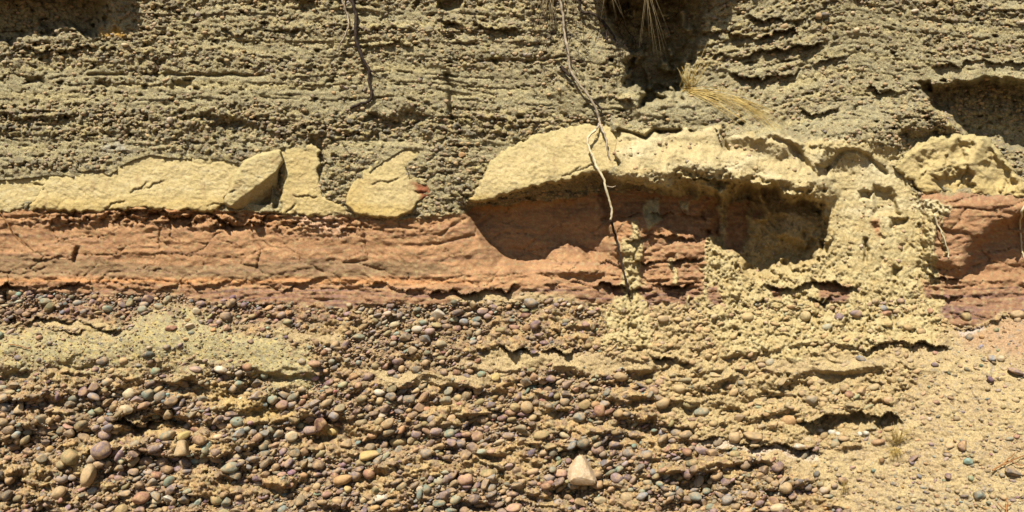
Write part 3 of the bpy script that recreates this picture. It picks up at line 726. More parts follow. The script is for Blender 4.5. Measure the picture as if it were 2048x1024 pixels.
def stain(c, amt, low, m2):
    return c + (alb(200, 166, 90) - c) * (np.clip(low + .9 * m2, 0, 1) * amt * .75)[..., None]
block('A', 'pale cream limestone ledge running out of the picture at the left edge', 15, 5, .18)
block('B', 'long pale cream limestone slab above the red sandstone at far left', 18, 6, .22,
      tint=lambda c, X, Y, sd, m2: stain(c, .55, sstep(380, 408, Y), m2))
def ex_c(X, Y):
    k = .61 * (X - 553) + .79 * (Y - 341) + 2 * fbm(X / 12, Y / 12, 33, 3)
    return -np.clip(k, 0, 60) * 1.5
block('C', 'leaning pale wedge of limestone with a dark open crack on its right', 44, 4, .08, extra=ex_c, ragged=2.0)
block('D', 'ochre yellow limestone face just right of the dark open crack', 22, 5, .12,
      tint=lambda c, X, Y, sd, m2: stain(c, .5, .6 + 0 * X, m2))
block('E', 'tilted pale limestone block with a rusty lower corner over red rock', 24, 4, .22, ragged=3,
      extra=lambda X, Y: -.10 * (X - 780) * sstep(800, 870, X), tint=lambda c, X, Y, sd, m2: (lambda d: d + (alb(150, 92, 62) - d) * (sstep(828, 842, X - .5 * (Y - 385) + 9 * m2) * sstep(358, 372, Y + 6 * m2))[..., None])(stain(stain(c, .7, sstep(395, 425, Y), m2), .6, sstep(770, 700, X), m2)))
def ex_f(X, Y):
    lip = np.interp(X, [934, 970, 1010, 1060, 1110, 1160, 1200, 1240, 1330], [6, 30, 40, 42, 36, 44, 46, 54, 58])
    yl = np.interp(X, [934, 1000, 1100, 1200, 1300], [402, 388, 366, 342, 370])
    return lip * sstep(-150, 0, Y - yl) - 12 + 4 * perlin(X / 30, Y / 50, 9)
block('F', 'huge smooth pale limestone slab overhanging the dark shaded cavity', 32, 4, .0, extra=ex_f,
      tint=lambda c, X, Y, sd, m2: stain(c, .8, sstep(-14, 0, Y - np.interp(X, [934, 1000, 1100, 1200, 1300], [402, 388, 366, 342, 370])) * sstep(1010, 940, X), m2))
def ex_g(X, Y):
    wx_ = X + 16 * fbm(X / 22, Y / 22, 77, 4); wy_ = Y + 16 * fbm(X / 18, Y / 18, 78, 3)
    def hol(p, d, so=4): return -d * sstep(so, -so, sdf(p, wx_, wy_))
    return hol([(1871,356),(1905,347),(1935,338),(1948,372),(1925,390),(1880,388)], 22, 9) + hol([(1914,280),(1942,290),(1927,320),(1905,314)], 12, 9) + hol([(1836,318),(1864,302),(1872,318),(1845,340)], 10, 9) + hol([(1985,300),(2010,330),(2040,380),(1990,380),(1965,330)], 14, 10) + 10 * np.exp(-((X - 1950 + .5 * (Y - 310)) / 14) ** 2)

    r = 26 * np.exp(-((X - 1935 - (Y - 330) * .45) / 26) ** 2) * sstep(285, 320, Y) - 30 * sstep(0, 14, 20 - np.abs(X - 1895)) * sstep(352, 374, Y) * sstep(396, 384, Y)
    return r - 22 * np.exp(-((X - 1870) / 26) ** 2 - ((Y - 325) / 26) ** 2) + 12 * sstep(360, 300, Y) * sstep(1960, 1900, X)
block('G', 'lumpy pale yellow limestone boulder above the red rock at far right', 58, 8, .10, amp=1, extra=ex_g,
      tint=lambda c, X, Y, sd, m2: stain(c, .55, .3 + .5 * sstep(340, 380, Y), m2))

# ------------------------------------------------------------------ pebbles
def ico(sub):
    bm = bmesh.new(); bmesh.ops.create_icosphere(bm, subdivisions=sub, radius=1.0)
    v = np.array([x.co[:] for x in bm.verts], f32); f = np.array([[x.index for x in p.verts] for p in bm.faces], np.int32)
    bm.free(); return v, f
ICO = {1: ico(1), 2: ico(2), 3: ico(3)}

def shape(sub, seed, kind):
    """a stone: a sphere cut by a few soft planes; 'round', 'flat' or 'angular'"""
    r = RS(seed); v, f = ICO[sub]; v = v.copy()
    for k in range({'round': 7, 'flat': 7, 'angular': 11}[kind]):
        n = r.normal(size=3); n /= np.linalg.norm(n)
        d = {'round': r.uniform(.66, .92), 'flat': r.uniform(.6, .92), 'angular': r.uniform(.42, .82)}[kind]
        h = v @ n - d
        soft = {'round': .3, 'flat': .22, 'angular': .1}[kind]
        v -= np.outer(np.where(h > 0, h * (1 - soft), 0), n)
    a, b = r.uniform(0, 6, 2)
    v *= (1 + .05 * np.sin(3 * v[:, :1] + a) + .05 * np.sin(3 * v[:, 1:2] + b))
    ext = np.abs(v).max(0)
    return (v / ext).astype(f32), f

SHP = {}
for sub, cnt in ((1, 8), (2, 12), (3, 14)):
    for kind in ('round', 'flat', 'angular'):
        SHP[sub, kind] = [shape(sub, 1000 * sub + 50 * i + len(kind), kind) for i in range(cnt)]
MESH = {}
def stone_mesh(kind, i, smooth=True):
    k = (kind, i)
    if k not in MESH:
        v, f = SHP[3, kind][i]
        MESH[k] = raw_mesh('stone', v, None, f, None, True)
        MESH[k].materials.append(M_PEB)
    return MESH[k]

PAL = {
 'grey_green': (146, 150, 126), 'green': (134, 156, 136), 'turquoise': (150, 184, 166), 'purple_grey': (146, 122, 126), 'purple': (118, 92, 102), 'red_brown': (168, 112, 88), 'pink': (196, 146, 124),
 'tan': (192, 162, 116), 'cream': (220, 202, 160), 'grey': (150, 146, 138), 'olive': (164, 148, 96), 'dark': (104, 98, 92), 'orange': (204, 152, 92), 'blue_grey': (140, 148, 154),
 'white': (226, 220, 200), 'yellow': (212, 184, 104), 'brown': (148, 120, 92), 'mauve': (176, 148, 148), 'crust': (212, 186, 126), 'dark_red': (120, 74, 62)}
RND = RS(77)

# hand-set stones: x, y, half length, half height, angle, colour, kind, label of a loose one
HS = [
 (259,788,14,12,10,'cream','round',0), (202,900,20,18,20,'purple_grey','round','large rounded purple grey cobble with a pocked face at lower left'), (209,870,13,10,0,'purple_grey','round',0), (142,915,16,18,60,'olive','round',0),
 (178,950,14,23,-15,'tan','flat',0), (337,870,18,9,22,'grey_green','flat',0), (367,871,15,8,25,'yellow','flat','flat yellow pebble leaning up to the right beside a grey green one'), (584,872,14,11,20,'cream','round',0),
 (412,896,14,12,30,'green','angular','angular grey green stone in the shadowed pebbles left of centre'), (460,935,19,11,8,'grey_green','flat','broad smooth green grey cobble low on the left slope'), (434,998,15,12,0,'olive','round','round olive cobble at the bottom edge left of centre'), (282,996,18,12,25,'red_brown','flat','long red brown cobble tilted at the bottom left'),
 (313,950,14,8,-5,'red_brown','flat',0), (337,996,14,10,10,'white','angular',0), (643,848,15,16,0,'dark_red','angular','dark red three cornered stone in shadow above the cobbles'), (543,857,9,11,60,'grey_green','round',0),
 (185,982,11,8,20,'blue_grey','round',0), (118,985,15,12,30,'tan','round',0), (629,727,13,7,-5,'pink','round','pale pink flat oval stone lying on the sand right of the grit fan'), (442,739,14,7,-8,'white','flat','white green oval pebble perched on a dark ledge under the grit fan'),
 (495,734,10,8,0,'red_brown','round','small brick red stone at the lower rim of the grit fan'), (530,750,8,7,0,'green','round','little round green pebble alone on the yellow grit'), (253,821,13,14,40,'cream','angular',0), (366,898,16,20,60,'tan','angular',0),
 (666,862,12,9,10,'yellow','round',0), (688,958,22,10,12,'orange','flat','long flat orange tan cobble in the lower slope left of centre'), (391,738,13,6,-10,'mauve','flat',0), (796,883,19,9,5,'olive','round','smooth olive yellow egg shaped cobble with a shadow beneath'),
 (738,910,24,9,8,'yellow','flat','long flat olive yellow stone pointing to the left of the egg shaped cobble'), (776,847,14,9,38,'tan','flat','tan oval pebble standing on its slant over the egg shaped cobble'), (931,959,17,12,18,'pink','round','large smooth pink oval cobble at lower centre'),
 (1121,947,14,9,-8,'pink','round','reddish pink oval pebble just left of the big angular rock'), (1199,821,12,12,0,'red_brown','round','round brick red pebble sticking out above the shadowed hollow'), (1102,758,8,11,80,'purple','round','purple upright pebble on the centre of the sandy strip'),
 (1082,870,18,9,14,'olive','flat',0), (1292,910,13,10,15,'grey','round',0), (1234,956,14,11,-15,'purple_grey','round','striped purple grey cobble right of the big angular rock'), (1375,947,11,11,0,'purple','round','round dark purple pebble on sand at lower right of centre'),
 (1283,992,14,7,22,'blue_grey','flat','pale blue grey slanting pebble near the bottom edge'), (1295,965,10,7,0,'grey_green','round',0), (1319,968,8,6,-15,'green','round',0), (929,910,14,12,20,'brown','angular',0),
 (964,904,11,7,12,'turquoise','angular','pale turquoise chip among grey cobbles at lower centre'), (851,906,14,10,5,'grey','flat',0), (871,863,14,8,8,'mauve','round',0), (899,867,12,9,15,'green','round',0), (738,947,13,11,20,'red_brown','round',0),
 (853,978,9,9,0,'green','round',0), (695,978,8,7,0,'yellow','round',0), (1032,944,16,11,35,'brown','angular',0), (977,946,17,8,8,'olive','flat',0), (762,995,19,7,14,'white','flat',0), (1029,1015,18,8,8,'pink','flat',0),
 (1254,995,14,12,0,'tan','round',0), (991,754,10,9,20,'yellow','angular','yellow angular stone on the sandy strip at centre'), (760,785,13,7,-5,'white','flat',0), (1240,753,15,10,-5,'tan','round','smooth tan stone half buried at the foot of the mud crust'),
 (1283,771,13,4,-25,'dark','flat',0), (796,722,12,8,5,'purple','round',0), (1030,814,8,11,80,'olive','round',0), (1054,814,12,13,40,'tan','round',0), (833,868,12,10,30,'purple_grey','round',0),
 (1579,841,18,12,12,'orange','round','large smooth tan cobble jutting from the mud above the shaded hollow'), (1698,790,9,8,-20,'red_brown','round','red pebble stuck in the yellow mud over the shaded hollow'), (1556,934,14,9,22,'purple','round','dark purple oval stone on the sand below the shaded hollow'),
 (1686,960,10,7,-8,'purple','round','isolated dark purple pebble on bare sand'), (1404,901,15,8,-8,'purple_grey','flat',0), (1374,904,10,8,-15,'red_brown','round',0), (1469,908,11,8,0,'olive','round',0), (1450,964,12,9,15,'purple','angular',0),
 (2025,944,13,11,-20,'dark','angular','dark grey green angular stone on the sand at the right edge'), (1937,922,11,7,0,'turquoise','angular','pale green stone on the sand slope at right'), (1896,951,7,8,60,'purple','angular',0), (1403,824,16,9,10,'grey_green','round',0),
 (1379,809,14,8,0,'olive','round',0), (1570,975,14,12,0,'tan','round',0), (1454,1000,13,9,25,'grey','round',0), (1555,1016,15,9,10,'cream','round',0), (1869,729,8,5,-10,'purple_grey','flat','small flat purple grey stone on the sand right of the mud crust'), (2031,742,17,6,-18,'purple_grey','flat','long purple grey stone lying on sand at the right edge'),
 (1722,717,10,6,-15,'blue_grey','flat','pale blue flat stone on the mud below the pebble row'), (1657,992,13,4,0,'grey_green','flat','thin grey green flake lying level on the sand'), (1984,717,8,7,0,'blue_grey','round','bluish pebble beside a cream one on the right sand slope'), (2001,717,8,7,0,'cream','round','cream pebble beside a bluish one on the right sand slope'),
 (1469,874,13,12,0,'tan','round',0), (1508,872,22,8,-6,'tan','flat',0), (1664,865,8,6,0,'white','round',0), (1676,868,6,5,0,'white','round',0), (1642,862,7,5,0,'white','round',0), (1720,868,6,5,0,'white','round',0), (1732,866,7,5,0,'white','round',0), (1770,846,10,8,20,'cream','round',0),
 (1616,880,8,6,0,'cream','round',0), (1600,893,15,7,-15,'white','angular',0),
 (877,628,17,13,28,'white','angular','pale grey angular stone propped on pebbles under the red bed'), (847,644,11,6,8,'green','flat',0), (834,658,12,8,0,'white','round','white rounded pebble left of the propped pale stone'), (859,662,11,7,12,'mauve','round',0), (909,639,11,6,12,'green','flat','smooth green pebble right of the propped pale stone'),
 (928,643,10,7,0,'blue_grey','round',0), (965,622,12,7,10,'mauve','flat',0), (977,632,10,6,15,'mauve','round',0), (1059,605,16,9,-5,'grey','flat','grey flat stone resting against the foot of the red bed'), (1001,660,11,6,5,'olive','round',0), (1326,638,12,8,0,'tan','round',0), (947,609,8,9,0,'tan','angular',0),
 (379,651,10,7,12,'white','angular','white angular stone on the crest of the yellow grit fan'), (403,644,7,6,0,'grey','angular',0), (453,655,9,8,0,'pink','angular','tan pink stone on the right flank of the yellow grit fan'), (393,622,9,7,-10,'cream','flat','cream flat stone near the top of the yellow grit fan'), (285,619,10,8,0,'grey_green','round',0), (215,617,10,7,-10,'green','round',0), (90,603,12,7,0,'grey_green','round',0), (24,585,12,7,0,'tan','round',0),
 (342,656,12,6,5,'red_brown','angular',0), (401,607,10,6,0,'purple_grey','round',0), (1611,632,11,11,0,'crust','round','ball shaped mud coated pebble in the row under the crust'), (1712,627,12,8,-5,'purple_grey','round',0), (1679,634,10,8,0,'purple_grey','round',0), (1767,617,8,7,0,'blue_grey','round',0), (1802,602,8,6,0,'purple_grey','round',0),
 (1861,622,7,6,0,'red_brown','round',0), (1772,627,11,6,10,'red_brown','flat',0), (2035,629,14,9,0,'tan','round','tan rounded cobble at the foot of the red rock at the right edge'), (1932,634,10,11,40,'olive','round',0), (1495,634,13,10,0,'crust','round',0),
 (396,30,6,7,0,'grey','round','small grey stone standing out of the gravel bank at upper left'), (1650,29,9,5,-5,'dark','round',0), (1637,32,7,7,0,'tan','round',0), (1705,26,5,4,0,'cream','round',0), (1830,22,8,4,10,'white','round',0), (2046,45,8,4,0,'white','round',0), (1568,53,9,6,20,'tan','round',0), (1712,60,7,5,30,'cream','flat',0),
 (1029,107,6,5,0,'tan','angular',0), (1055,110,10,5,0,'grey','round',0), (925,310,8,7,-20,'orange','angular','orange tan stone set in the grey gravel between two pale blocks'), (313,136,7,7,0,'brown','angular',0), (100,257,6,5,20,'cream','round',0), (340,240,6,7,0,'white','round',0), (250,90,10,4,0,'cream','flat',0), (840,160,6,5,0,'dark','round',0), (985,108,5,4,0,'grey','round',0), (2012,265,6,5,0,'cream','round',0), (1975,155,8,6,0,'tan','round',0),
]
def stone_obj(name, x, y, a, b, ang, col, kind, parent=None, proud=.35, depth=None):
    p = float(at_P(x, y, PL)) * .5 + float(at_P(x, y)) * .5
    c = depth if depth else max(b, .62 * a) * RND.uniform(.85, 1.05)
    me = stone_mesh(kind, RND.randint(14))
    o = bpy.data.objects.new(name, me); COL.objects.link(o)
    pp = p + proud * c
    sc = (D - pp * S) / D * S
    o.location = Wv(x, y, pp)
    o.scale = (a * sc, c * S, b * sc)
    o.rotation_euler = (math.radians(RND.uniform(-14, 14)), math.radians(-ang), math.radians(RND.uniform(-16, 16)))
    v = lin(np.array(col) * .7 + np.array((158, 142, 116)) * .28) * ALB * RND.uniform(.85, 1.08)
    o.color = (*v, 1)
    if parent: o.parent = parent
    return o
occ = {}
CELL = 26
def occ_add(x, y, a, b): occ.setdefault((int(x // CELL), int(y // CELL)), []).append((x, y, a, b))
def occ_hit(x, y, a, b, over):
    i, j = int(x // CELL), int(y // CELL)
    for ii in (i - 1, i, i + 1):
        for jj in (j - 1, j, j + 1):
            for (qx, qy, qa, qb) in occ.get((ii, jj), ()):
                if ((x - qx) / (a + qa)) ** 2 + ((y - qy) / (b + qb)) ** 2 < over: return True
    return False
counts = {'bank': 0, 'slope': 0, 'crust': 0, 'sand': 0}
def zone_of(x, y):
    i = min(max(int(np.searchsorted(ys, y)), 0), NY - 1); j = min(max(int(np.searchsorted(xs, x)), 0), NX - 1)
    return zone[i, j]
ZPAR = {0: bank, 1: redbed, 2: slope, 3: fan_o, 4: sand_o, 5: crust_o}
for (x, y, a, b, ang, col, kind, lab) in HS:
    occ_add(x, y, a, b)
    if lab:
        o = stone_obj('cobble' if a > 12.5 else 'loose_pebble', x, y, a, b, ang, PAL[col], kind, None, .5)
        tag(o, lab, 'stone')
    else:
        stone_obj('pebble', x, y, a, b, ang, PAL[col], kind, ZPAR[int(zone_of(x, y))], .42)

# the big angular rock
def big_rock(x, y, a, b, label):
    v, f = ICO[3]; v = v.copy()
    v *= (1 + .10 * np.sin(4.1 * v[:, :1] + 1) + .08 * np.sin(5.3 * v[:, 2:3] + 2))
    planes = [((.80, -.15, .58), .34), ((-.97, -.2, .12), .5), ((.3, -.9, .35), .5), ((-.4, -.85, .3), .52), ((.1, -.8, -.6), .55), ((.2, -.2, -1), .62), ((.95, -.2, -.2), .72), ((-.3, .1, .95), .95), ((-.6, -.4, -.7), .8)]
    for n, d in planes:
        n = np.array(n); n = n / np.linalg.norm(n); h = v @ n - d
        v -= np.outer(np.where(h > 0, h * .9, 0), n)
    v = v / np.abs(v).max(0)
    me = raw_mesh('angular_rock', v, None, f, None, False); me.materials.append(M_PEB)
    o = link('angular_rock', me); p = float(at_P(x, y, PL)) + 14
    o.location = Wv(x, y, p); t = (D - p * S) / D * S
    o.scale = (a * t, a * S * .85, b * t); o.rotation_euler = (0, math.radians(12), 0)
    o.color = (*(lin((216, 190, 154)) * ALB), 1)
    tag(o, label, 'rock'); occ_add(x, y, a, b)
big_rock(1166, 946, 32, 34, 'big pale angular rock with pointed top on the pebble slope')

# random pebbles -------------------------------------------------------------
def throw(n, box, smin, smax, power, accept, over, flat=(.45, .8), ang=(14, 16)):
    r = RND; out = []
    u = np.sort(r.rand(n)) 
    sizes = smin * (smax / smin) ** ((1 - u) ** power)        # large ones first
    xsr = r.uniform(box[0], box[1], n); ysr = r.uniform(box[2], box[3], n)
    acc = accept(xsr, ysr, sizes); keep = r.rand(n) < acc
    for k in np.nonzero(keep)[0]:
        a = sizes[k]; b = a * r.uniform(*flat)
        if occ_hit(xsr[k], ysr[k], a, b, over): continue
        occ_add(xsr[k], ysr[k], a, b)
        out.append((xsr[k], ysr[k], a, b, r.normal(*ang)))
    return out
def look(A, x, y):
    return A[np.clip(np.searchsorted(ys, y), 0, NY - 1), np.clip(np.searchsorted(xs, x), 0, NX - 1)]
dn = fbm(XX / 120, YY / 60, 301, 3)
def acc_low(x, y, s):
    d = np.where(y > 765, .95, .8)
    d = d * (1 - .97 * np.maximum(look(sandy, x, y), look(fan, x, y))) * look(lower, x, y)
    big = np.clip((s - 8) / 5, 0, 1)
    d = d * (1 - big * (y < 760) * .9)
    d = d * (1 - .55 * look(muddy, x, y) * (s < 7)) * (1 - .6 * look(crust, x, y))
    d = d * np.clip(.62 + 2.4 * look(dn, x, y), .04, 1)
    d = d * (1 - .6 * sstep(1150, 1350, x) * sstep(960, 900, y) * (s > 9))
    return d
low = throw(60000, (-120, 2120, 585, 1100), 2.2, 14.5, 2.7, acc_low, .46, (.32, .8), (18, 18))
def acc_line(x, y, s):       # the row of pebbles at the top of the slope
    yb = np.interp(x, [p[0] for p in RB], [p[1] for p in RB])
    return np.exp(-((y - yb - 14) / 12) ** 2) * (1 - look(fan, x, y))
low += throw(3500, (-60, 1960, 580, 660), 3.0, 9, 1.6, acc_line, .65)
def acc_bank(x, y, s):
    return look(upper, x, y) * (1 - look(sock, x, y)) * (1 - look(crust, x, y)) * (.08 + .92 * look(coarse, x, y)) * np.clip(.8 + look(dn, x, y), 0, 1)
bankp = throw(60000, (-80, 2120, -60, 440), 1.5, 5.8, 2.2, acc_bank, .6, (.5, .85), (3, 14))
sandp = throw(7000, (1380, 2120, 620, 1090), 1.4, 7.5, 2.4, lambda x, y, s: look(sandr, x, y) * (.5 + .5 * sstep(900, 1020, y) * sstep(1650, 1850, x)), .7, (.4, .8), (0, 25))
fanp = throw(3000, (-60, 660, 600, 790), 1.5, 4.2, 2.4, lambda x, y, s: look(fan, x, y) * .9, .7, (.5, .9), (0, 25))
sandp2 = throw(700, (600, 1500, 580, 770), 1.6, 4.5, 2.4, lambda x, y, s: look(sand2, x, y) * .6, .7, (.5, .9), (0, 25))
crp = throw(1500, (1200, 1900, 270, 700), 2.0, 6, 2.0, lambda x, y, s: look(cmix, x, y) * .35, .7, (.6, .9), (0, 30))

LOWPAL = ['purple_grey', 'grey', 'dark', 'purple', 'brown', 'grey', 'grey_green', 'green', 'purple_grey', 'purple_grey', 'red_brown', 'red_brown', 'tan', 'tan', 'tan', 'cream', 'grey', 'olive', 'olive', 'orange', 'brown', 'brown', 'mauve', 'grey_green', 'tan', 'pink', 'purple', 'blue_grey', 'turquoise']
BANKPAL = ['grey', 'brown', 'tan', 'olive', 'dark', 'cream', 'olive', 'olive', 'grey_green', 'grey', 'dark', 'grey']
FANPAL = ['yellow', 'olive', 'tan', 'tan', 'olive', 'cream', 'tan', 'grey']
SANDPAL = ['tan', 'grey_green', 'purple_grey', 'cream', 'grey', 'tan', 'green', 'pink', 'orange']
CRPAL = ['crust', 'crust', 'tan', 'cream']
def colour(pals, x, y, muddyness=0):
    c = np.array(PAL[pals[RND.randint(len(pals))]], float) + RND.normal(0, 7, 3) + RND.normal(0, 9)
    m = muddyness * RND.uniform(.3, 1.0)
    c = (c * .62 + np.array((148, 132, 112)) * .36) * RND.uniform(.78, 1.08)
    c = c * (1 - m) + np.array((204, 174, 118)) * m
    return np.clip(c, 40, 240)
def mesh_pile(name, items, pals, parent, label=None, proud=(-.2, .5), mud=None, sub_of=lambda a: 2 if a > 4.2 else 1):
    """very small pebbles, too many to pick apart, as one object of real stones"""
    cos, tris, cols = [], [], []; off = 0
    xa = np.array([i[0] for i in items]); ya = np.array([i[1] for i in items])
    pp = at_P(xa, ya) * .6 + at_P(xa, ya, PL) * .4
    mm = look(mud, xa, ya) if mud is not None else np.zeros(len(items))
    for k, (x, y, a, b, ang) in enumerate(items):
        kind = ('round', 'flat', 'angular')[RND.choice(3, p=[.45, .3, .25])]
        sub = sub_of(a); L = SHP[sub, kind]; v, f = L[RND.randint(len(L))]
        c = max(b, .62 * a)
        p = pp[k] + c * RND.uniform(*proud)
        M = np.array(Euler((RND.normal(0, .3), -math.radians(ang), RND.normal(0, .3))).to_matrix(), f32)
        t = (D - p * S) / D * S
        co = (v * np.array((a * t, c * S, b * t), f32)) @ M.T + np.array(world_pt(x, y, p), f32)
        cos.append(co); tris.append(f + off); off += len(v)
        cols.append(np.repeat((lin(colour(pals, x, y, mm[k])) * ALB)[None], len(v), 0))
    me = raw_mesh(name, np.concatenate(cos), None, np.concatenate(tris), np.concatenate(cols).astype(f32))
    o = link(name, me, M_PEBS, parent); tag(o, label, kind='stuff')
    return o
low.sort(key=lambda i: -i[2] * i[3])
inview = lambda i: -10 < i[0] < 2058 and -10 < i[1] < 1034
nslope = sum(1 for o in slope.children)
top, rest = [], []
for it in low:
    (top if inview(it) and len(top) < 298 - nslope else rest).append(it)
for (x, y, a, b, ang) in top:
    m = float(look(muddy, np.array([x]), np.array([y]))[0])
    kind = ('round', 'flat', 'angular')[RND.choice(3, p=[.18, .3, .52])]
    stone_obj('pebble', x, y, a, b, ang, colour(LOWPAL, x, y, .8 * m), kind, slope, RND.uniform(.1, .8))
mesh_pile('small_pebbles', rest, LOWPAL, slope, mud=muddy * .9)
bankp.sort(key=lambda i: -i[2] * i[3])
for (x, y, a, b, ang) in [i for i in bankp if inview(i)][:250]:
    stone_obj('pebble', x, y, a, b, ang, colour(BANKPAL, x, y, .45), 'flat' if RND.rand() < .4 else 'angular', bank, RND.uniform(.0, .4))
tops = set(id(i) for i in [i for i in bankp if inview(i)][:250])
mesh_pile('small_pebbles', [i for i in bankp if id(i) not in tops], BANKPAL, bank, mud=np.full_like(P, .45))
mesh_pile('small_pebbles', sandp, SANDPAL, sand_o, proud=(-.1, .4))
mesh_pile('grit', fanp + sandp2, FANPAL, fan_o, proud=(-.1, .4))
mesh_pile('mud_lumps', crp, CRPAL, crust_o, proud=(-.2, .4))

# ------------------------------------------------------------------ roots, grass, twigs
def tube(pts, radii, n=7, jit=.0, seed=0):
    r = RS(seed)
    P0 = [Vector(p) for p in pts]
    # subdivide with Catmull-Rom
    Q, R_ = [], []
    for i in range(len(P0) - 1):
        a = P0[max(i - 1, 0)]; b = P0[i]; c = P0[i + 1]; d = P0[min(i + 2, len(P0) - 1)]
        for k in range(5):
            t = k / 5
            q = .5 * ((2 * b) + (c - a) * t + (2 * a - 5 * b + 4 * c - d) * t * t + (3 * b - a - 3 * c + d) * t ** 3)
            Q.append(q + Vector(r.normal(0, jit, 3))); R_.append((radii[i] * (1 - t) + radii[i + 1] * t) * r.uniform(.85, 1.15))
    Q.append(P0[-1]); R_.append(radii[-1])
    co, fa = [], []
    for i, q in enumerate(Q):
        d = (Q[min(i + 1, len(Q) - 1)] - Q[max(i - 1, 0)]).normalized()
        u = d.cross(Vector((.13, 1, .21))).normalized(); w = d.cross(u)
        for k in range(n):
            an = 2 * math.pi * k / n
            co.append(q + (u * math.cos(an) + w * math.sin(an)) * R_[i])
    for i in range(len(Q) - 1):
        for k in range(n):
            fa.append((i * n + k, i * n + (k + 1) % n, (i + 1) * n + (k + 1) % n, (i + 1) * n + k))
    m = len(co); co.append(Q[0]); co.append(Q[-1])
    tr = [(m, (k + 1) % n, k) for k in range(n)] + [(m + 1, (len(Q) - 1) * n + k, (len(Q) - 1) * n + (k + 1) % n) for k in range(n)]
    return [tuple(c) for c in co], fa, tr
def tubes_obj(name, specs, mat, parent=None):
    co, fa, tr = [], [], []
    for k, (pts, rad, jit) in enumerate(specs):
        c, f, t = tube(pts, rad, 7, jit, 40 + k)
        o = len(co); co += c; fa += [tuple(i + o for i in q) for q in f]; tr += [tuple(i + o for i in q) for q in t]
    me = raw_mesh(name, np.array(co), np.array(fa), np.array(tr))
    return link(name, me, mat, parent)
def surf(x, y, off):
    """a point off units in front of the highest surface near (x, y)"""
    q = max(float(at_P(x + dx, y + dy)) for dx in (-6, 0, 6) for dy in (-6, 0, 6))
    return Wv(x, y, q + off)
def part(name, ob, parent):
    ob.parent = parent; ob.matrix_parent_inverse = Matrix.Translation(-parent.location)
def root(name, label, path, r0, r1, mat, branches=(), parent=None):
    def spec(path, r0, r1):
        n = len(path)
        pts = [(surf(x, y, o) if abs(o) < 500 else Wv(x, y, o - 1000)) for x, y, o in path]
        return pts, [(r0 + (r1 - r0) * i / (n - 1)) * S for i in range(n)], .0011
    o = bpy.data.objects.new(name, None); COL.objects.link(o); o.empty_display_size = .05
    o.location = spec(path, r0, r1)[0][0]
    bpy.context.view_layer.update()
    tag(o, label, 'root', 'roots hanging down the cliff')
    part('main_root', tubes_obj('main_root', [spec(path, r0, r1)], mat), o)
    for (bp, b0, b1, bm_) in branches:
        nm = 'root_tip' if bm_ is M_ROOTL else 'rootlet'
        part(nm, tubes_obj(nm, [spec(bp, b0, b1)], bm_ or mat), o)
    return o
root('hanging_root', 'thin dark root hanging down the gravel bank left of centre', [(703,-40,6),(704,0,6),(712,30,6),(711,62,5),(716,92,5),(728,122,6),(739,140,5),(737,160,5),(743,182,4),(740,200,3),(722,207,3),(700,216,2)], 4.0, 2.6, M_ROOTD,
     [([(684,-30,8),(686,4,8),(695,30,8),(697,52,8),(690,72,6),(680,88,4),(676,104,2)], 2.4, 1.2, M_ROOT), ([(739,140,5),(750,146,4),(757,152,3)], 1.8, 1.0, None)])
LIPP = 92
root('hanging_root', 'long pale root hanging in front of the overhanging slab and dark cavity',
     [(1117,-40,22),(1120,0,20),(1126,30,18),(1128,60,16),(1134,90,14),(1138,120,12),(1142,142,10),(1152,160,9),(1168,180,8),(1185,205,8),(1195,228,8),(1199,246,12),(1192,258,1058)], 2.9, 2.3, M_ROOT,
     [([(1121,132,4),(1128,140,6),(1140,152,8)], 4.0, 3.0, M_ROOTD), ([(1192,258,1058),(1176,276,1068),(1177,292,1072),(1188,318,1082),(1196,338,1000+LIPP),(1208,358,1000+LIPP+2),(1212,378,1000+LIPP+2),(1218,400,1000+LIPP),(1224,420,1000+LIPP-2),(1221,440,1000+LIPP-4)], 2.5, 2.2, M_ROOTL), ([(1199,246,12),(1206,262,1060),(1213,280,1066),(1214,300,1068),(1222,322,1066)], 2.6, 1.2, None),
      ([(1182,200,4),(1198,212,6),(1206,232,6)], 2.2, 1.6, M_ROOTD), ([(1221,440,1000+LIPP-4),(1228,462,1066),(1236,492,1062),(1244,526,1062),(1252,560,8),(1259,590,5)], 2.6, 1.6, M_ROOTD), ([(1209,372,1000+LIPP),(1222,374,1000+LIPP-4),(1232,372,1000+LIPP-8)], 1.4, .8, None)])  # dark tube below the root's end stands in for its shadow
root('hanging_root', 'dark root crossing the top of the cliff beside the shaded gully', [(1172,-30,22),(1160,0,16),(1162,22,10),(1186,28,14),(1206,44,12),(1224,66,8),(1236,90,6)], 4.0, 2.0, M_ROOTD,
     [([(1206,44,12),(1214,70,6),(1210,84,4)], 2, 1.2, None)])
root('hanging_root', 'pale thin rootlet clinging to the red rock at far right', [(1868,428,3),(1876,450,2),(1888,476,2),(1896,505,2),(1898,515,1)], 1.8, 1.3, M_ROOTL)
root('hanging_root', 'pale crooked rootlet on the red rock at the right edge', [(2052,408,3),(2044,424,3),(2040,450,4),(2042,480,4),(2046,508,2),(2052,525,2)], 2.4, 1.5, M_ROOTL)
root('hanging_root', 'hair thin root on the red sandstone at the left edge', [(-4,420,2),(14,446,2),(28,470,2),(52,486,2),(66,500,1)], 1.0, .7, M_TWIG)

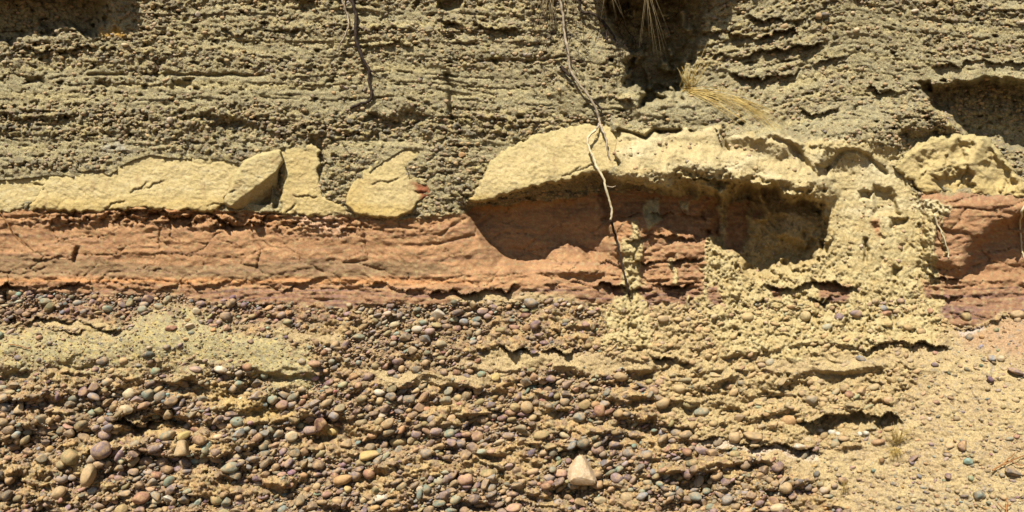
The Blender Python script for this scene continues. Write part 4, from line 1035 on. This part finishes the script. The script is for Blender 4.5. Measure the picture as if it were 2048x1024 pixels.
def blades(name, label, specs, mat, cat='grass', group='tufts of dry grass', n=4):
    co, fa, tr = [], [], []
    for k, (pts, r) in enumerate(specs):
        m = len(pts)
        c, f, t = tube(pts, [r * (1 - .75 * i / (m - 1)) for i in range(m)], n, 0, k)
        o = len(co); co += c; fa += [tuple(i + o for i in q) for q in f]; tr += [tuple(i + o for i in q) for q in t]
    me = raw_mesh(name, np.array(co), np.array(fa), np.array(tr))
    o = link(name, me, mat); tag(o, label, cat, group)
    return o
R2 = RS(9)
def fan_blades(x, y, n, spread, length, r, out=30, droop=0):
    sp = []
    b = float(at_P(x, y))
    for k in range(n):
        an = math.radians(R2.uniform(*spread)); L = R2.uniform(.5, 1) * length
        bx, by = x + R2.normal(0, 6), y + R2.normal(0, 3)
        o1 = R2.uniform(.2, 1) * out
        pts = []
        for t in (0, .3, .65, 1):
            px = bx + math.cos(an) * L * t; py = by - math.sin(an) * L * t + droop * L * t * t
            base = max(b, float(at_P(min(max(px, -250), 2300), py))) if t > .1 else b
            pts.append(Wv(px, py, base + 3 + o1 * math.sin(t * 2.2)))
        sp.append((pts, r * S * R2.uniform(.7, 1.1)))
    return sp
blades('grass_tuft', 'dry yellow grass tuft with upright blades beside the shaded gully', fan_blades(1376, 174, 24, (25, 130), 52, .85, 24) + fan_blades(1380, 172, 7, (48, 68), 100, .85, 24), M_GRASS)
blades('grass_tuft', 'long dry grass stems lying to the right across the debris cone', fan_blades(1372, 180, 40, (-25, 8), 165, .8, 14, .2), M_GRASS)
blades('grass_tuft', 'few orange dry stems trailing down the right side of the debris cone', fan_blades(1470, 196, 20, (-48, -16), 130, .75, 10, .1), M_GRASS)
blades('grass_tuft', 'sparse dry grass tuft on the lower right sand slope', fan_blades(1792, 884, 40, (20, 160), 44, .7, 16) + fan_blades(1790, 896, 30, (-160, -20), 26, .6, 10), M_GRASS)
blades('grass_tuft', 'little dry upright grass by the bottom edge of the sand slope', fan_blades(1690, 985, 12, (60, 120), 36, .6, 10), M_GRASS)
blades('dry_bush', 'thin grey hanging stems of a dry bush over the shaded gully', fan_blades(1236, -30, 9, (-110, -60), 90, .45, 36, .1) + fan_blades(1290, -34, 9, (-100, -20), 150, .45, 44, .15), M_STALK, 'bush', None)
blades('dry_bush', 'short pale hanging stems of a dry bush at the top centre edge', fan_blades(1094, -14, 16, (-125, -70), 75, 1.0, 22, .1) + fan_blades(1160, -40, 10, (-120, -40), 120, .5, 34, .1) + fan_blades(1210, -40, 8, (-120, -50), 100, .45, 30, .1), M_STALK, 'bush', None)
R3 = RS(21)
def hair(label, name, n, bx, by, steps, off, rad, dx, dy):
    o = bpy.data.objects.new(name, None); COL.objects.link(o); o.empty_display_size = .05
    o.location = surf(.5 * (bx[0] + bx[1]), max(by[0], -240), 2)
    tag(o, label, 'root', 'roots hanging down the cliff')
    for k in range(n):
        x, y = R3.uniform(*bx), R3.uniform(*by); pts = []
        for q in range(steps):
            pts.append(surf(x, y, R3.uniform(*off))); x += R3.normal(3, dx); y += R3.uniform(6, dy)
        r0 = R3.uniform(*rad) * S
        part('rootlet', tubes_obj('rootlet', [(pts, [r0 * (1 - .08 * q) for q in range(steps)], .0011)], M_ROOTD), o)
hair('tangle of fine dark roots hanging from the top edge around the gully', 'root_tangle', 26, (1040, 1400), (-30, 40), 7, (4, 26), (.4, 1.0), 14, 26)
hair('scattered hair thin rootlets clinging to the gravel bank at centre', 'hair_roots', 16, (640, 1230), (0, 330), 5, (1, 3), (.35, .6), 8, 16)
def twig(label, path, r0, r1, extra=()):
    pts = [surf(x, y, o) for x, y, o in path]; n = len(pts)
    sp = [(pts, [(r0 + (r1 - r0) * i / (n - 1)) * S for i in range(n)], .001)]
    for e in extra: sp.append(([surf(x, y, o) for x, y, o in e], [r1 * S * 1.1] * (len(e) - 1) + [r1 * S * .6], .001))
    o = tubes_obj('dead_twig', sp, M_TWIG); tag(o, label, 'twig', 'dead twigs lying on the sand')
twig('orange brown dead twig lying on the sand at the right edge', [(1985,940,3),(2005,930,4),(2030,918,4),(2062,905,4)], 1.5, .9, ([(2005,930,4),(2020,915,3),(2030,905,3)], [(2020,922,4),(2040,930,3),(2056,928,3)]))
twig('orange forked dead twig standing at the bottom right corner', [(2010,1035,6),(2014,1012,8),(2013,996,10)], 1.6, .9, ([(2012,1020,6),(2000,1012,6),(1994,1004,4)], [(2014,1014,8),(2024,1006,6)]))
twig('thin brown dead twig on the yellow grit at the left edge', [(18,688,2),(40,692,3),(62,698,2)], 1.2, .8)
print('objects', len(bpy.data.objects), 'stuff pebbles', len(rest), len(bankp), len(low))
